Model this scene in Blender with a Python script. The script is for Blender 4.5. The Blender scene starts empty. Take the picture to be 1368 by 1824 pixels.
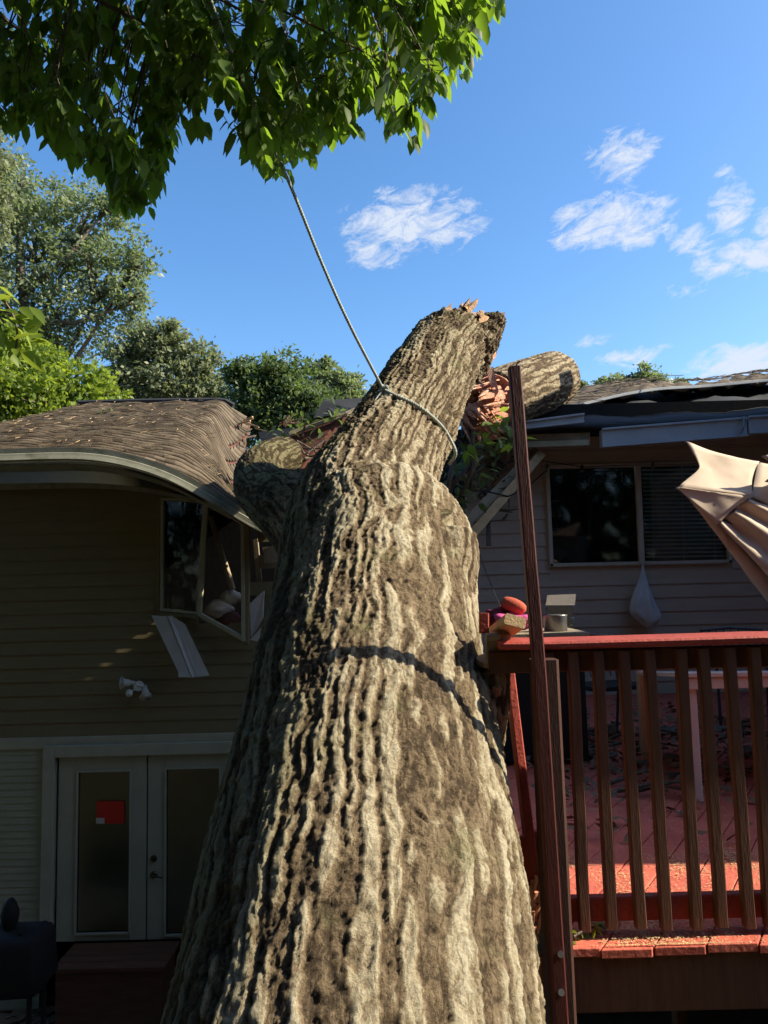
import bpy, math, random
import numpy as np
from mathutils import Vector, Matrix

random.seed(7); rng = np.random.default_rng(7)
R = math.radians
sc = bpy.context.scene
col = sc.collection

# ------------------------------------------------------------------ camera
F_PX = 1350.0
CAM = np.array([0.0, 0.0, 4.3]); PITCH = R(5.8); ROLL = R(1.41)
Fw = np.array([0, math.cos(PITCH), math.sin(PITCH)])
U0 = np.array([0, -math.sin(PITCH), math.cos(PITCH)])
X0 = np.array([1.0, 0, 0])
Uv = U0*math.cos(ROLL) + X0*math.sin(ROLL)
Rv = X0*math.cos(ROLL) - U0*math.sin(ROLL)
cd = bpy.data.cameras.new('camera'); cam = bpy.data.objects.new('camera', cd); col.objects.link(cam)
cd.sensor_fit = 'VERTICAL'; cd.sensor_height = 36; cd.lens = F_PX/1824*36
cd.clip_start = 0.05; cd.clip_end = 3000
cam.matrix_world = Matrix(((Rv[0], Uv[0], -Fw[0], CAM[0]), (Rv[1], Uv[1], -Fw[1], CAM[1]),
                           (Rv[2], Uv[2], -Fw[2], CAM[2]), (0, 0, 0, 1)))
sc.camera = cam

def ray(x, y):
    return Fw + Rv*(x-684)/F_PX + Uv*(912-y)/F_PX
def at(x, y, Y):
    """real-world point at distance Y in front of the camera, seen at photo pixel x, y"""
    d = ray(x, y)
    return CAM + d*(Y/d[1])
def atz(x, y, z):
    d = ray(x, y)
    return CAM + d*((z-CAM[2])/d[2])

# ------------------------------------------------------------------ light
SUN_EL, SUN_AZ = R(35), R(91.5)
S = np.array([math.sin(SUN_AZ)*math.cos(SUN_EL), math.cos(SUN_AZ)*math.cos(SUN_EL), math.sin(SUN_EL)])
sd = bpy.data.lights.new('sun', 'SUN'); so = bpy.data.objects.new('sun', sd); col.objects.link(so)
sd.energy = 5.0; sd.angle = R(0.53); sd.color = (1.0, 0.89, 0.68)
so.rotation_euler = Vector(S).to_track_quat('Z', 'Y').to_euler(); so.location = (20, 3, 20)

w = bpy.data.worlds.new('World'); sc.world = w; w.use_nodes = True
nt = w.node_tree; nt.nodes.clear()
def N(nt, t, **k):
    n = nt.nodes.new(t)
    for a, b in k.items(): setattr(n, a, b)
    return n
sky = N(nt, 'ShaderNodeTexSky', sky_type='NISHITA'); sky.sun_disc = False
sky.sun_elevation = SUN_EL; sky.sun_rotation = SUN_AZ
sky.air_density = 1.0; sky.dust_density = 1.1; sky.ozone_density = 3.0
bg = N(nt, 'ShaderNodeBackground'); bg.inputs['Strength'].default_value = 0.125
hs = N(nt, 'ShaderNodeHueSaturation'); hs.inputs['Saturation'].default_value = 1.22
nt.links.new(sky.outputs[0], hs.inputs['Color']); nt.links.new(hs.outputs[0], bg.inputs['Color'])
# wisps of cloud laid out by compass bearing and elevation
tc = N(nt, 'ShaderNodeTexCoord'); sep = N(nt, 'ShaderNodeSeparateXYZ'); nt.links.new(tc.outputs['Generated'], sep.inputs[0])
def M(nt, op, a, b=None, clamp=False):
    n = N(nt, 'ShaderNodeMath', operation=op); n.use_clamp = clamp
    for i, v in enumerate((a, b)):
        if v is None: continue
        if isinstance(v, (int, float)): n.inputs[i].default_value = v
        else: nt.links.new(v, n.inputs[i])
    return n.outputs[0]
az = M(nt, 'ARCTAN2', sep.outputs[0], sep.outputs[1]); el = M(nt, 'ARCSINE', sep.outputs[2])
clouds = [(735, 395, 150, 62, .9), (668, 448, 75, 38, .6), (1085, 395, 125, 52, .95), (1110, 275, 72, 46, .7), (1150, 420, 70, 25, .8),
          (1300, 365, 40, 60, .75), (1320, 460, 85, 36, .95), (1230, 430, 45, 30, .7), (1220, 510, 50, 20, .4), (1120, 637, 75, 22, .8),
          (1325, 642, 100, 36, 1.1), (1050, 608, 50, 14, .3), (930, 440, 30, 10, .2), (1365, 400, 30, 30, .7), (1180, 620, 40, 10, .4)]
acc = None
for (cx, cy, rx, ry, amp) in clouds:
    d = ray(cx, cy); d = d/np.linalg.norm(d)
    ca, ce = math.atan2(d[0], d[1]), math.asin(d[2])
    a = M(nt, 'DIVIDE', M(nt, 'SUBTRACT', az, ca), rx/F_PX*1.05); b = M(nt, 'DIVIDE', M(nt, 'SUBTRACT', el, ce), ry/F_PX*1.05)
    q = M(nt, 'ADD', M(nt, 'MULTIPLY', a, a), M(nt, 'MULTIPLY', b, b))
    m = M(nt, 'MULTIPLY', M(nt, 'SUBTRACT', 1.0, q), amp, True)
    acc = m if acc is None else M(nt, 'MAXIMUM', acc, m)
cmb = N(nt, 'ShaderNodeCombineXYZ')
nt.links.new(M(nt, 'MULTIPLY', az, 1.0), cmb.inputs[0]); nt.links.new(M(nt, 'ADD', M(nt, 'MULTIPLY', el, 2.1), M(nt, 'MULTIPLY', az, -.35)), cmb.inputs[1])
n1 = N(nt, 'ShaderNodeTexNoise'); n1.inputs['Scale'].default_value = 23; n1.inputs['Detail'].default_value = 13; n1.inputs['Roughness'].default_value = .71; n1.inputs['Distortion'].default_value = .5
nt.links.new(cmb.outputs[0], n1.inputs['Vector'])
dens = M(nt, 'ADD', M(nt, 'MULTIPLY', M(nt, 'SUBTRACT', n1.outputs[0], .5), 3.6), M(nt, 'MULTIPLY', acc, 1.15))
dens = M(nt, 'MULTIPLY', M(nt, 'SUBTRACT', dens, .35), 1.25, True)
dens = M(nt, 'MULTIPLY', dens, M(nt, 'MULTIPLY', acc, 4.5, True))
dens = M(nt, 'MULTIPLY', dens, .92)
bgc = N(nt, 'ShaderNodeBackground'); bgc.inputs['Color'].default_value = (.80, .87, 1.0, 1); bgc.inputs['Strength'].default_value = .47
mx = N(nt, 'ShaderNodeMixShader'); nt.links.new(dens, mx.inputs[0]); nt.links.new(bg.outputs[0], mx.inputs[1]); nt.links.new(bgc.outputs[0], mx.inputs[2])
wo = N(nt, 'ShaderNodeOutputWorld'); nt.links.new(mx.outputs[0], wo.inputs[0])
sc.view_settings.view_transform = 'Standard'; sc.view_settings.look = 'None'
sc.view_settings.exposure = 1.05; sc.view_settings.gamma = 1

# ------------------------------------------------------------------ helpers
class MB:
    def __init__(s): s.v = []; s.f = []; s.n = 0
    def add(s, vs, fs):
        o = s.n
        for v in vs: s.v.append(tuple(float(c) for c in v))
        for f in fs: s.f.append(tuple(i+o for i in f))
        s.n += len(vs); return s
    def box(s, a, b):
        x0, y0, z0 = a; x1, y1, z1 = b
        return s.add([(x0,y0,z0),(x1,y0,z0),(x1,y1,z0),(x0,y1,z0),(x0,y0,z1),(x1,y0,z1),(x1,y1,z1),(x0,y1,z1)],
                     [(0,3,2,1),(4,5,6,7),(0,1,5,4),(1,2,6,5),(2,3,7,6),(3,0,4,7)])
    def beam(s, p, q, w, h, up=(0,0,1), seg=1, jig=0.0, ch=.12):
        """bar with chamfered long edges; w across, h along the up hint"""
        p = np.array(p, float); q = np.array(q, float); d = q-p; L = np.linalg.norm(d); d = d/L
        up = np.array(up, float); a = np.cross(d, up); a /= np.linalg.norm(a); b = np.cross(a, d)
        c = ch*min(w, h)
        prof = [(-w/2+c,-h/2),(w/2-c,-h/2),(w/2,-h/2+c),(w/2,h/2-c),(w/2-c,h/2),(-w/2+c,h/2),(-w/2,h/2-c),(-w/2,-h/2+c)]
        vs = []; fs = []
        for i in range(seg+1):
            t = i/seg; o = p+d*L*t + (a*random.gauss(0, jig)+b*random.gauss(0, jig) if jig else 0)
            for (x, y) in prof: vs.append(o+a*x+b*y)
        for i in range(seg):
            for j in range(8):
                k = (j+1) % 8; fs.append((i*8+j, i*8+k, i*8+8+k, i*8+8+j))
        fs.append(tuple(range(7, -1, -1))); fs.append(tuple(seg*8+j for j in range(8)))
        return s.add(vs, fs)
    def tube(s, pts, r, n=8, cap=True):
        pts = [np.array(p, float) for p in pts]; m = len(pts)
        if not hasattr(r, '__len__'): r = [r]*m
        vs = []; fs = []; prev = None
        for i in range(m):
            t = pts[min(i+1, m-1)]-pts[max(i-1, 0)]; t = t/(np.linalg.norm(t)+1e-9)
            if prev is None:
                a = np.cross(t, (0.13, 0.37, 1)); a /= np.linalg.norm(a)
            else:
                a = prev - t*np.dot(prev, t); a /= np.linalg.norm(a)+1e-9
            prev = a; b = np.cross(t, a)
            for j in range(n):
                g = 2*math.pi*j/n; vs.append(pts[i]+(a*math.cos(g)+b*math.sin(g))*r[i])
        for i in range(m-1):
            for j in range(n):
                k = (j+1) % n; fs.append((i*n+j, i*n+k, (i+1)*n+k, (i+1)*n+j))
        if cap: fs.append(tuple(range(n-1, -1, -1))); fs.append(tuple((m-1)*n+j for j in range(n)))
        return s.add(vs, fs)
    def slab(s, pts, th, nrm=None):
        """polygon given thickness"""
        pts = [np.array(p, float) for p in pts]
        if nrm is None:
            nrm = np.cross(pts[1]-pts[0], pts[2]-pts[0])
        nrm = np.array(nrm, float); nrm /= np.linalg.norm(nrm)
        n = len(pts)
        fs = [tuple(range(n)), tuple(range(2*n-1, n-1, -1))]
        for i in range(n):
            j = (i+1) % n; fs.append((j, i, n+i, n+j))
        return s.add(pts+[p-nrm*th for p in pts], fs)

ORG = {}
def tag(o, label, cat, group=None, kind=None):
    if label: o['label'] = label
    if cat: o['category'] = cat
    if group: o['group'] = group
    if kind: o['kind'] = kind
    return o
def thing(name, loc, label, cat, group=None):
    o = bpy.data.objects.new(name, None); col.objects.link(o); o.location = tuple(float(c) for c in loc)
    o.empty_display_size = .2; ORG[o.name] = np.array(loc, float)
    return tag(o, label, cat, group)
def link(name, me, parent, loc=None):
    """mesh given in world coordinates; origin moves to its parent's base (or loc)"""
    o = bpy.data.objects.new(name, me); col.objects.link(o)
    org = ORG[parent.name] if parent else (np.array(loc, float) if loc is not None else np.zeros(3))
    if np.any(org): me.transform(Matrix.Translation(Vector([float(-c) for c in org])))
    if parent: o.parent = parent
    else: o.location = tuple(float(c) for c in org)
    ORG[o.name] = org
    return o
def obj(name, mb, mat, parent=None, smooth=False, bevel=0, loc=None, sub=0):
    me = bpy.data.meshes.new(name); me.from_pydata(mb.v, [], mb.f); me.update()
    me.materials.append(mat)
    if smooth: me.polygons.foreach_set('use_smooth', [True]*len(me.polygons))
    if loc is None and parent is None:
        a = np.array(mb.v); loc = ((a[:,0].min()+a[:,0].max())/2, (a[:,1].min()+a[:,1].max())/2, a[:,2].min())
    o = link(name, me, parent, loc)
    if bevel:
        m = o.modifiers.new('b', 'BEVEL'); m.width = bevel; m.segments = 2; m.limit_method = 'ANGLE'
    if sub:
        m = o.modifiers.new('s', 'SUBSURF'); m.levels = sub; m.render_levels = sub
    return o
def npmesh(name, V, Fc, smooth=False):
    """V (n,3), Fc (m,k) fast"""
    me = bpy.data.meshes.new(name); m, k = Fc.shape
    me.vertices.add(len(V)); me.vertices.foreach_set('co', V.astype(np.float32).ravel())
    me.loops.add(m*k); me.loops.foreach_set('vertex_index', Fc.astype(np.int32).ravel())
    me.polygons.add(m); me.polygons.foreach_set('loop_start', (np.arange(m)*k).astype(np.int32))
    try: me.polygons.foreach_set('loop_total', np.full(m, k, np.int32))
    except Exception: pass
    if smooth: me.polygons.foreach_set('use_smooth', np.ones(m, bool))
    me.update(calc_edges=True); return me

# numpy gradient noise
_perm = np.random.default_rng(3).permutation(256); _perm = np.concatenate([_perm, _perm, _perm])
_g = np.random.default_rng(4).normal(size=(256, 3)); _g /= np.linalg.norm(_g, axis=1)[:, None]
def pn(P):
    Pi = np.floor(P).astype(np.int64); f = P-Pi; Pi &= 255
    u = f*f*f*(f*(f*6-15)+10); out = 0
    for dx in (0, 1):
        for dy in (0, 1):
            for dz in (0, 1):
                h = _perm[_perm[_perm[(Pi[:,0]+dx) & 255]+((Pi[:,1]+dy) & 255)]+((Pi[:,2]+dz) & 255)]
                g = _g[h]; dd = (f[:,0]-dx)*g[:,0]+(f[:,1]-dy)*g[:,1]+(f[:,2]-dz)*g[:,2]
                wt = (u[:,0] if dx else 1-u[:,0])*(u[:,1] if dy else 1-u[:,1])*(u[:,2] if dz else 1-u[:,2])
                out = out+wt*dd
    return out*1.6
def sstep(x, a, b):
    t = np.clip((x-a)/(b-a), 0, 1); return t*t*(3-2*t)

# ------------------------------------------------------------------ materials
def mat(name, c1, c2=None, rough=.7, scale=8, bump=.2, bscale=60, spec=.3, metal=0, stretch=(1,1,1), c3=None, c3amt=.5, detail=6, bdist=.01):
    m = bpy.data.materials.new(name); m.use_nodes = True; t = m.node_tree; b = t.nodes['Principled BSDF']
    b.inputs['Roughness'].default_value = rough; b.inputs['Metallic'].default_value = metal
    b.inputs['Specular IOR Level'].default_value = spec
    c = N(t, 'ShaderNodeTexCoord'); mp = N(t, 'ShaderNodeMapping'); t.links.new(c.outputs['Object'], mp.inputs[0]); mp.inputs['Scale'].default_value = stretch
    n = N(t, 'ShaderNodeTexNoise'); n.inputs['Scale'].default_value = scale; n.inputs['Detail'].default_value = detail; n.inputs['Roughness'].default_value = .65
    t.links.new(mp.outputs[0], n.inputs['Vector'])
    r = N(t, 'ShaderNodeValToRGB'); r.color_ramp.elements[0].position = .32; r.color_ramp.elements[1].position = .68
    c2 = c2 or tuple(x*.75 for x in c1)
    r.color_ramp.elements[0].color = (*c2, 1); r.color_ramp.elements[1].color = (*c1, 1)
    t.links.new(n.outputs[0], r.inputs[0]); last = r.outputs[0]
    if c3:
        n3 = N(t, 'ShaderNodeTexNoise'); n3.inputs['Scale'].default_value = scale*.45; n3.inputs['Detail'].default_value = 8; n3.inputs['Roughness'].default_value = .7
        t.links.new(mp.outputs[0], n3.inputs['Vector'])
        r3 = N(t, 'ShaderNodeValToRGB'); r3.color_ramp.elements[0].position = 1-c3amt; r3.color_ramp.elements[1].position = min(1, 1-c3amt+.08)
        t.links.new(n3.outputs[0], r3.inputs[0])
        mm = N(t, 'ShaderNodeMix', data_type='RGBA'); t.links.new(r3.outputs[0], mm.inputs[0]); t.links.new(last, mm.inputs[6]); mm.inputs[7].default_value = (*c3, 1)
        last = mm.outputs[2]
    t.links.new(last, b.inputs['Base Color'])
    if bump:
        bn = N(t, 'ShaderNodeTexNoise'); bn.inputs['Scale'].default_value = bscale; bn.inputs['Detail'].default_value = 5
        t.links.new(mp.outputs[0], bn.inputs['Vector'])
        bb = N(t, 'ShaderNodeBump'); bb.inputs['Strength'].default_value = bump; bb.inputs['Distance'].default_value = bdist
        t.links.new(bn.outputs[0], bb.inputs['Height']); t.links.new(bb.outputs[0], b.inputs['Normal'])
    return m
def leafmat(name, dark, light, trans, tr=.45, spec=.25, rough=.45):
    m = bpy.data.materials.new(name); m.use_nodes = True; t = m.node_tree; b = t.nodes['Principled BSDF']
    a = N(t, 'ShaderNodeAttribute', attribute_name='tint')
    r = N(t, 'ShaderNodeValToRGB'); r.color_ramp.elements[0].color = (*dark, 1); r.color_ramp.elements[1].color = (*light, 1)
    t.links.new(a.outputs['Fac'], r.inputs[0]); t.links.new(r.outputs[0], b.inputs['Base Color'])
    b.inputs['Roughness'].default_value = rough; b.inputs['Specular IOR Level'].default_value = spec
    tl = N(t, 'ShaderNodeBsdfTranslucent'); tl.inputs[0].default_value = (*trans, 1)
    ms = N(t, 'ShaderNodeMixShader'); ms.inputs[0].default_value = tr
    t.links.new(b.outputs[0], ms.inputs[1]); t.links.new(tl.outputs[0], ms.inputs[2])
    t.links.new(ms.outputs[0], t.nodes['Material Output'].inputs[0]); return m

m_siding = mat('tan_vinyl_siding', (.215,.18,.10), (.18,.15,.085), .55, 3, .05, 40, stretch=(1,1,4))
m_siding_r = mat('glare_tinted_tan_siding', (.50,.395,.315), (.43,.335,.265), .55, 3, .05, 40, stretch=(1,1,4))  # siding lightened and warmed in colour for the veiling glare on this side
m_whiteside = mat('white_siding', (.36,.37,.27), (.30,.31,.22), .5, 4, .05, 40)
m_trim = mat('white_trim', (.42,.42,.32), (.34,.34,.26), .5, 5, .08, 50)
m_door = mat('painted_door', (.38,.385,.30), (.33,.335,.26), .4, 4, .03, 40)
m_gutter = mat('weathered_white_gutter', (.34,.34,.27), (.23,.23,.17), .55, 6, .1, 30, c3=(.16,.17,.11), c3amt=.45)
m_metalstrip = mat('grey_blue_metal', (.42,.46,.50), (.33,.37,.42), .4, 5, .05, 30, spec=.5)
m_felt = mat('roofing_felt', (.035,.038,.042), (.022,.024,.028), .8, 5, .3, 25)
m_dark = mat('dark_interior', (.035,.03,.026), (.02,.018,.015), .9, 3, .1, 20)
m_rawwood = mat('raw_lumber', (.50,.36,.20), (.36,.24,.12), .7, 5, .3, 40, stretch=(3,3,3))
m_oldwood = mat('old_board', (.34,.28,.20), (.22,.18,.12), .75, 7, .3, 60)
m_sheath = mat('broken_sheathing', (.13,.045,.028), (.07,.03,.022), .8, 6, .4, 50)
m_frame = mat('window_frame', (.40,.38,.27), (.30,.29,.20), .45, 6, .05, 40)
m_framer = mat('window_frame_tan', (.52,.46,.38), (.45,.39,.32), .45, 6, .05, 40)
m_blind = mat('blind_slats', (.80,.78,.73), (.7,.68,.64), .5, 6, .0)
m_red = mat('red_deck_paint', (.38,.062,.042), (.25,.042,.030), .65, 9, .35, 70, stretch=(1,1,1), c3=(.20,.10,.06), c3amt=.42)
m_redpost = mat('red_post_paint', (.085,.016,.014), (.052,.012,.010), .6, 9, .3, 60, stretch=(4,4,.6))
m_brown = mat('brown_weathered_baluster', (.14,.062,.034), (.09,.04,.022), .75, 10, .3, 60, stretch=(4,4,.5))
m_deck = mat('red_deck_boards', (.56,.14,.09), (.42,.09,.06), .7, 7, .5, 45, c3=(.36,.20,.13), c3amt=.40)
m_black = mat('black_cover', (.014,.014,.015), (.010,.010,.011), .85, 5, .2, 20)
m_step = mat('brown_stained_step', (.15,.065,.035), (.09,.04,.022), .7, 6, .3, 40, stretch=(.5,3,3))
m_paper_r = mat('red_paper', (.55,.03,.015), (.5,.026,.013), .6, 3, 0)
m_paper_w = mat('pale_card', (.55,.52,.46), (.46,.43,.38), .7, 5, .1)
m_brass = mat('dark_bronze', (.10,.075,.05), (.07,.05,.03), .35, 6, 0, metal=.8)
m_white = mat('white_plastic', (.66,.66,.60), (.55,.55,.5), .4, 5, .05)
m_canvas = mat('tan_canvas', (.54,.44,.345), (.48,.385,.30), .85, 5, .25, 220, bdist=.003, c3=(.33,.26,.20), c3amt=.36)
m_bag = mat('thin_white_plastic', (.60,.60,.62), (.5,.5,.52), .35, 5, .2, 20)
m_tabwhite = mat('cream_table_paint', (.66,.50,.44), (.58,.43,.37), .5, 4, .05)
m_chair = mat('dark_metal_tube', (.09,.09,.09), (.06,.06,.06), .4, 5, 0, metal=.5)
m_orange = mat('orange_red_cloth', (.50,.10,.05), (.38,.07,.04), .8, 9, .3)
m_pink = mat('pink_cloth', (.62,.10,.28), (.5,.07,.22), .8, 9, .3)
m_steel = mat('dull_steel', (.25,.25,.26), (.18,.18,.19), .35, 6, .05, metal=.6)
m_wire = mat('black_cable', (.02,.02,.02), (.015,.015,.015), .5, 6, 0)
m_ground = mat('leaf_littered_ground', (.12,.10,.06), (.07,.06,.035), .95, 3, .6, 14, c3=(.07,.10,.03), c3amt=.45, bdist=.05)
m_patio = mat('concrete_patio', (.24,.23,.20), (.16,.15,.13), .9, 4, .4, 30)
m_treebark = mat('grey_bark', (.16,.13,.10), (.08,.065,.05), .9, 6, .6, 20, stretch=(3,3,.6), bdist=.03)
m_sawdust = mat('sawdust', (.62,.46,.24), (.45,.31,.15), .9, 30, .2)
m_litter = mat('dead_leaves', (.20,.13,.075), (.11,.07,.045), .85, 20, .2)

# splintered heartwood
m_wood = mat('fresh_split_wood', (.78,.40,.27), (.58,.25,.15), .75, 10, .7, 40, stretch=(4,4,.8), c3=(.80,.56,.36), c3amt=.45, bdist=.03)

# glass
def glassmat(name, rough=.05, base=(.012,.014,.018)):
    m = bpy.data.materials.new(name); m.use_nodes = True; t = m.node_tree; b = t.nodes['Principled BSDF']
    b.inputs['Base Color'].default_value = (*base, 1); b.inputs['Roughness'].default_value = rough; b.inputs['IOR'].default_value = 1.5
    tr = N(t, 'ShaderNodeBsdfTransparent'); tr.inputs[0].default_value = (.8,.84,.84,1)
    gl = N(t, 'ShaderNodeBsdfGlossy'); gl.inputs['Roughness'].default_value = rough
    fr = N(t, 'ShaderNodeFresnel'); fr.inputs[0].default_value = 1.5
    n = N(t, 'ShaderNodeTexNoise'); n.inputs['Scale'].default_value = 3; bb = N(t, 'ShaderNodeBump'); bb.inputs['Strength'].default_value = .05; bb.inputs['Distance'].default_value = .02
    t.links.new(n.outputs[0], bb.inputs['Height']); t.links.new(bb.outputs[0], gl.inputs['Normal'])
    ms = N(t, 'ShaderNodeMixShader'); t.links.new(fr.outputs[0], ms.inputs[0]); t.links.new(tr.outputs[0], ms.inputs[1]); t.links.new(gl.outputs[0], ms.inputs[2])
    t.links.new(ms.outputs[0], t.nodes['Material Output'].inputs[0]); return m
m_glass = glassmat('window_glass'); m_glassd = glassmat('door_glass', .28)

# shingles: brown asphalt tabs, varied tab by tab, each course a real step
def shingle_mat(name, ca, cb, cc):
    m = bpy.data.materials.new(name); m.use_nodes = True; t = m.node_tree; b = t.nodes['Principled BSDF']
    b.inputs['Roughness'].default_value = .9; b.inputs['Specular IOR Level'].default_value = .15
    uv = N(t, 'ShaderNodeUVMap')
    sp = N(t, 'ShaderNodeSeparateXYZ'); t.links.new(uv.outputs[0], sp.inputs[0])
    row = M(t, 'FLOOR', sp.outputs[1])
    u = M(t, 'ADD', M(t, 'MULTIPLY', sp.outputs[0], 1/.11), M(t, 'MULTIPLY', row, .37))
    ui = M(t, 'FLOOR', u); cb_ = N(t, 'ShaderNodeCombineXYZ'); t.links.new(ui, cb_.inputs[0]); t.links.new(row, cb_.inputs[1])
    wn = N(t, 'ShaderNodeTexWhiteNoise', noise_dimensions='3D'); t.links.new(cb_.outputs[0], wn.inputs['Vector'])
    n = N(t, 'ShaderNodeTexNoise'); n.inputs['Scale'].default_value = 2.2; n.inputs['Detail'].default_value = 7
    c = N(t, 'ShaderNodeTexCoord'); t.links.new(c.outputs['Object'], n.inputs['Vector'])
    s = M(t, 'ADD', M(t, 'MULTIPLY', wn.outputs[0], .55), M(t, 'MULTIPLY', n.outputs[0], .55))
    r = N(t, 'ShaderNodeValToRGB'); e = r.color_ramp.elements; e[0].position = .2; e[0].color = (*ca, 1); e[1].position = .85; e[1].color = (*cc, 1)
    x = e.new(.5); x.color = (*cb, 1); t.links.new(s, r.inputs[0]); t.links.new(r.outputs[0], b.inputs['Base Color'])
    g = N(t, 'ShaderNodeTexNoise'); g.inputs['Scale'].default_value = 90; t.links.new(c.outputs['Object'], g.inputs['Vector'])
    bb = N(t, 'ShaderNodeBump'); bb.inputs['Strength'].default_value = .5; bb.inputs['Distance'].default_value = .01
    t.links.new(g.outputs[0], bb.inputs['Height']); t.links.new(bb.outputs[0], b.inputs['Normal'])
    return m
m_shingle = shingle_mat('brown_shingles', (.070,.054,.040), (.120,.094,.068), (.175,.14,.10))

# bark of the fallen trunk, coloured by plate height
def bark_mat(name):
    m = bpy.data.materials.new(name); m.use_nodes = True; t = m.node_tree; b = t.nodes['Principled BSDF']
    b.inputs['Roughness'].default_value = .92; b.inputs['Specular IOR Level'].default_value = .12
    a = N(t, 'ShaderNodeAttribute', attribute_name='bark')
    c = N(t, 'ShaderNodeTexCoord')
    bc = N(t, 'ShaderNodeAttribute', attribute_name='bcoord')
    n = N(t, 'ShaderNodeTexNoise'); n.inputs['Scale'].default_value = 42; n.inputs['Detail'].default_value = 10; n.inputs['Roughness'].default_value = .75; t.links.new(bc.outputs['Vector'], n.inputs['Vector'])
    vo = N(t, 'ShaderNodeTexNoise'); vo.inputs['Scale'].default_value = 120; vo.inputs['Detail'].default_value = 6; vo.inputs['Roughness'].default_value = .7; t.links.new(c.outputs['Object'], vo.inputs['Vector'])
    md = N(t, 'ShaderNodeTexNoise'); md.inputs['Scale'].default_value = 11; md.inputs['Detail'].default_value = 4; t.links.new(bc.outputs['Vector'], md.inputs['Vector'])
    s = M(t, 'ADD', a.outputs['Fac'], M(t, 'MULTIPLY', M(t, 'SUBTRACT', n.outputs[0], .5), 1.1))
    s = M(t, 'ADD', s, M(t, 'MULTIPLY', M(t, 'SUBTRACT', vo.outputs[0], .5), 1.0))
    s = M(t, 'ADD', s, M(t, 'MULTIPLY', M(t, 'SUBTRACT', md.outputs[0], .5), .35))
    vr = N(t, 'ShaderNodeTexVoronoi', feature='DISTANCE_TO_EDGE'); vr.inputs['Scale'].default_value = 26
    wv = N(t, 'ShaderNodeVectorMath', operation='MULTIPLY_ADD'); t.links.new(n.outputs['Color'], wv.inputs[0]); wv.inputs[1].default_value = (.035,.035,.035); t.links.new(bc.outputs['Vector'], wv.inputs[2]); t.links.new(wv.outputs[0], vr.inputs['Vector'])
    ck = M(t, 'SUBTRACT', 1.0, M(t, 'MULTIPLY', vr.outputs['Distance'], 9.0, True))
    s = M(t, 'SUBTRACT', s, M(t, 'MULTIPLY', M(t, 'MULTIPLY', ck, ck), .22))
    r = N(t, 'ShaderNodeValToRGB'); e = r.color_ramp.elements; e[0].position = .0; e[0].color = (.080,.058,.038,1); e[1].position = 1.0; e[1].color = (.53,.475,.355,1)
    for p, cc in ((.18,(.175,.128,.080)), (.46,(.255,.195,.125)), (.57,(.345,.285,.19)), (.78,(.43,.375,.265))): x = e.new(p); x.color = (*cc, 1)
    t.links.new(s, r.inputs[0])
    # moss and grey lichen in patches
    n2 = N(t, 'ShaderNodeTexNoise'); n2.inputs['Scale'].default_value = 3.2; n2.inputs['Detail'].default_value = 9; n2.inputs['Roughness'].default_value = .75; t.links.new(c.outputs['Object'], n2.inputs['Vector'])
    r2 = N(t, 'ShaderNodeValToRGB'); r2.color_ramp.elements[0].position = .54; r2.color_ramp.elements[1].position = .66; t.links.new(n2.outputs[0], r2.inputs[0])
    mm = N(t, 'ShaderNodeMix', data_type='RGBA'); t.links.new(M(t, 'MULTIPLY', r2.outputs[0], .55), mm.inputs[0]); t.links.new(r.outputs[0], mm.inputs[6]); mm.inputs[7].default_value = (.21,.20,.10,1)
    # left side's shade painted darker into the bark, with a mossy green tone
    sh_at = N(t, 'ShaderNodeAttribute', attribute_name='mossy_shade')
    m3 = N(t, 'ShaderNodeMix', data_type='RGBA', blend_type='MULTIPLY'); t.links.new(M(t, 'MULTIPLY', M(t, 'ADD', sh_at.outputs['Fac'], M(t, 'MULTIPLY', M(t, 'SUBTRACT', n.outputs[0], .5), .9)), .85, True), m3.inputs[0])
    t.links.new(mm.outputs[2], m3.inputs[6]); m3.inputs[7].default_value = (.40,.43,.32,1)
    t.links.new(m3.outputs[2], b.inputs['Base Color'])
    b2 = N(t, 'ShaderNodeBump'); b2.inputs['Strength'].default_value = 1.0; b2.inputs['Distance'].default_value = .012
    t.links.new(s, b2.inputs['Height'])
    t.links.new(b2.outputs[0], b.inputs['Normal']); return m
m_bark = bark_mat('deep_furrowed_bark')

def rope_mat(name, ca, cb):
    m = bpy.data.materials.new(name); m.use_nodes = True; t = m.node_tree; b = t.nodes['Principled BSDF']; b.inputs['Roughness'].default_value = .8
    uv = N(t, 'ShaderNodeUVMap'); wv = N(t, 'ShaderNodeTexWave'); wv.wave_type = 'BANDS'; wv.bands_direction = 'DIAGONAL'; wv.inputs['Scale'].default_value = 1.0; wv.inputs['Distortion'].default_value = .6
    t.links.new(uv.outputs[0], wv.inputs['Vector'])
    r = N(t, 'ShaderNodeValToRGB'); r.color_ramp.elements[0].color = (*ca, 1); r.color_ramp.elements[1].color = (*cb, 1); t.links.new(wv.outputs[0], r.inputs[0]); t.links.new(r.outputs[0], b.inputs['Base Color'])
    return m
m_rope = rope_mat('braided_rope', (.08,.11,.09), (.38,.42,.34))

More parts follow.
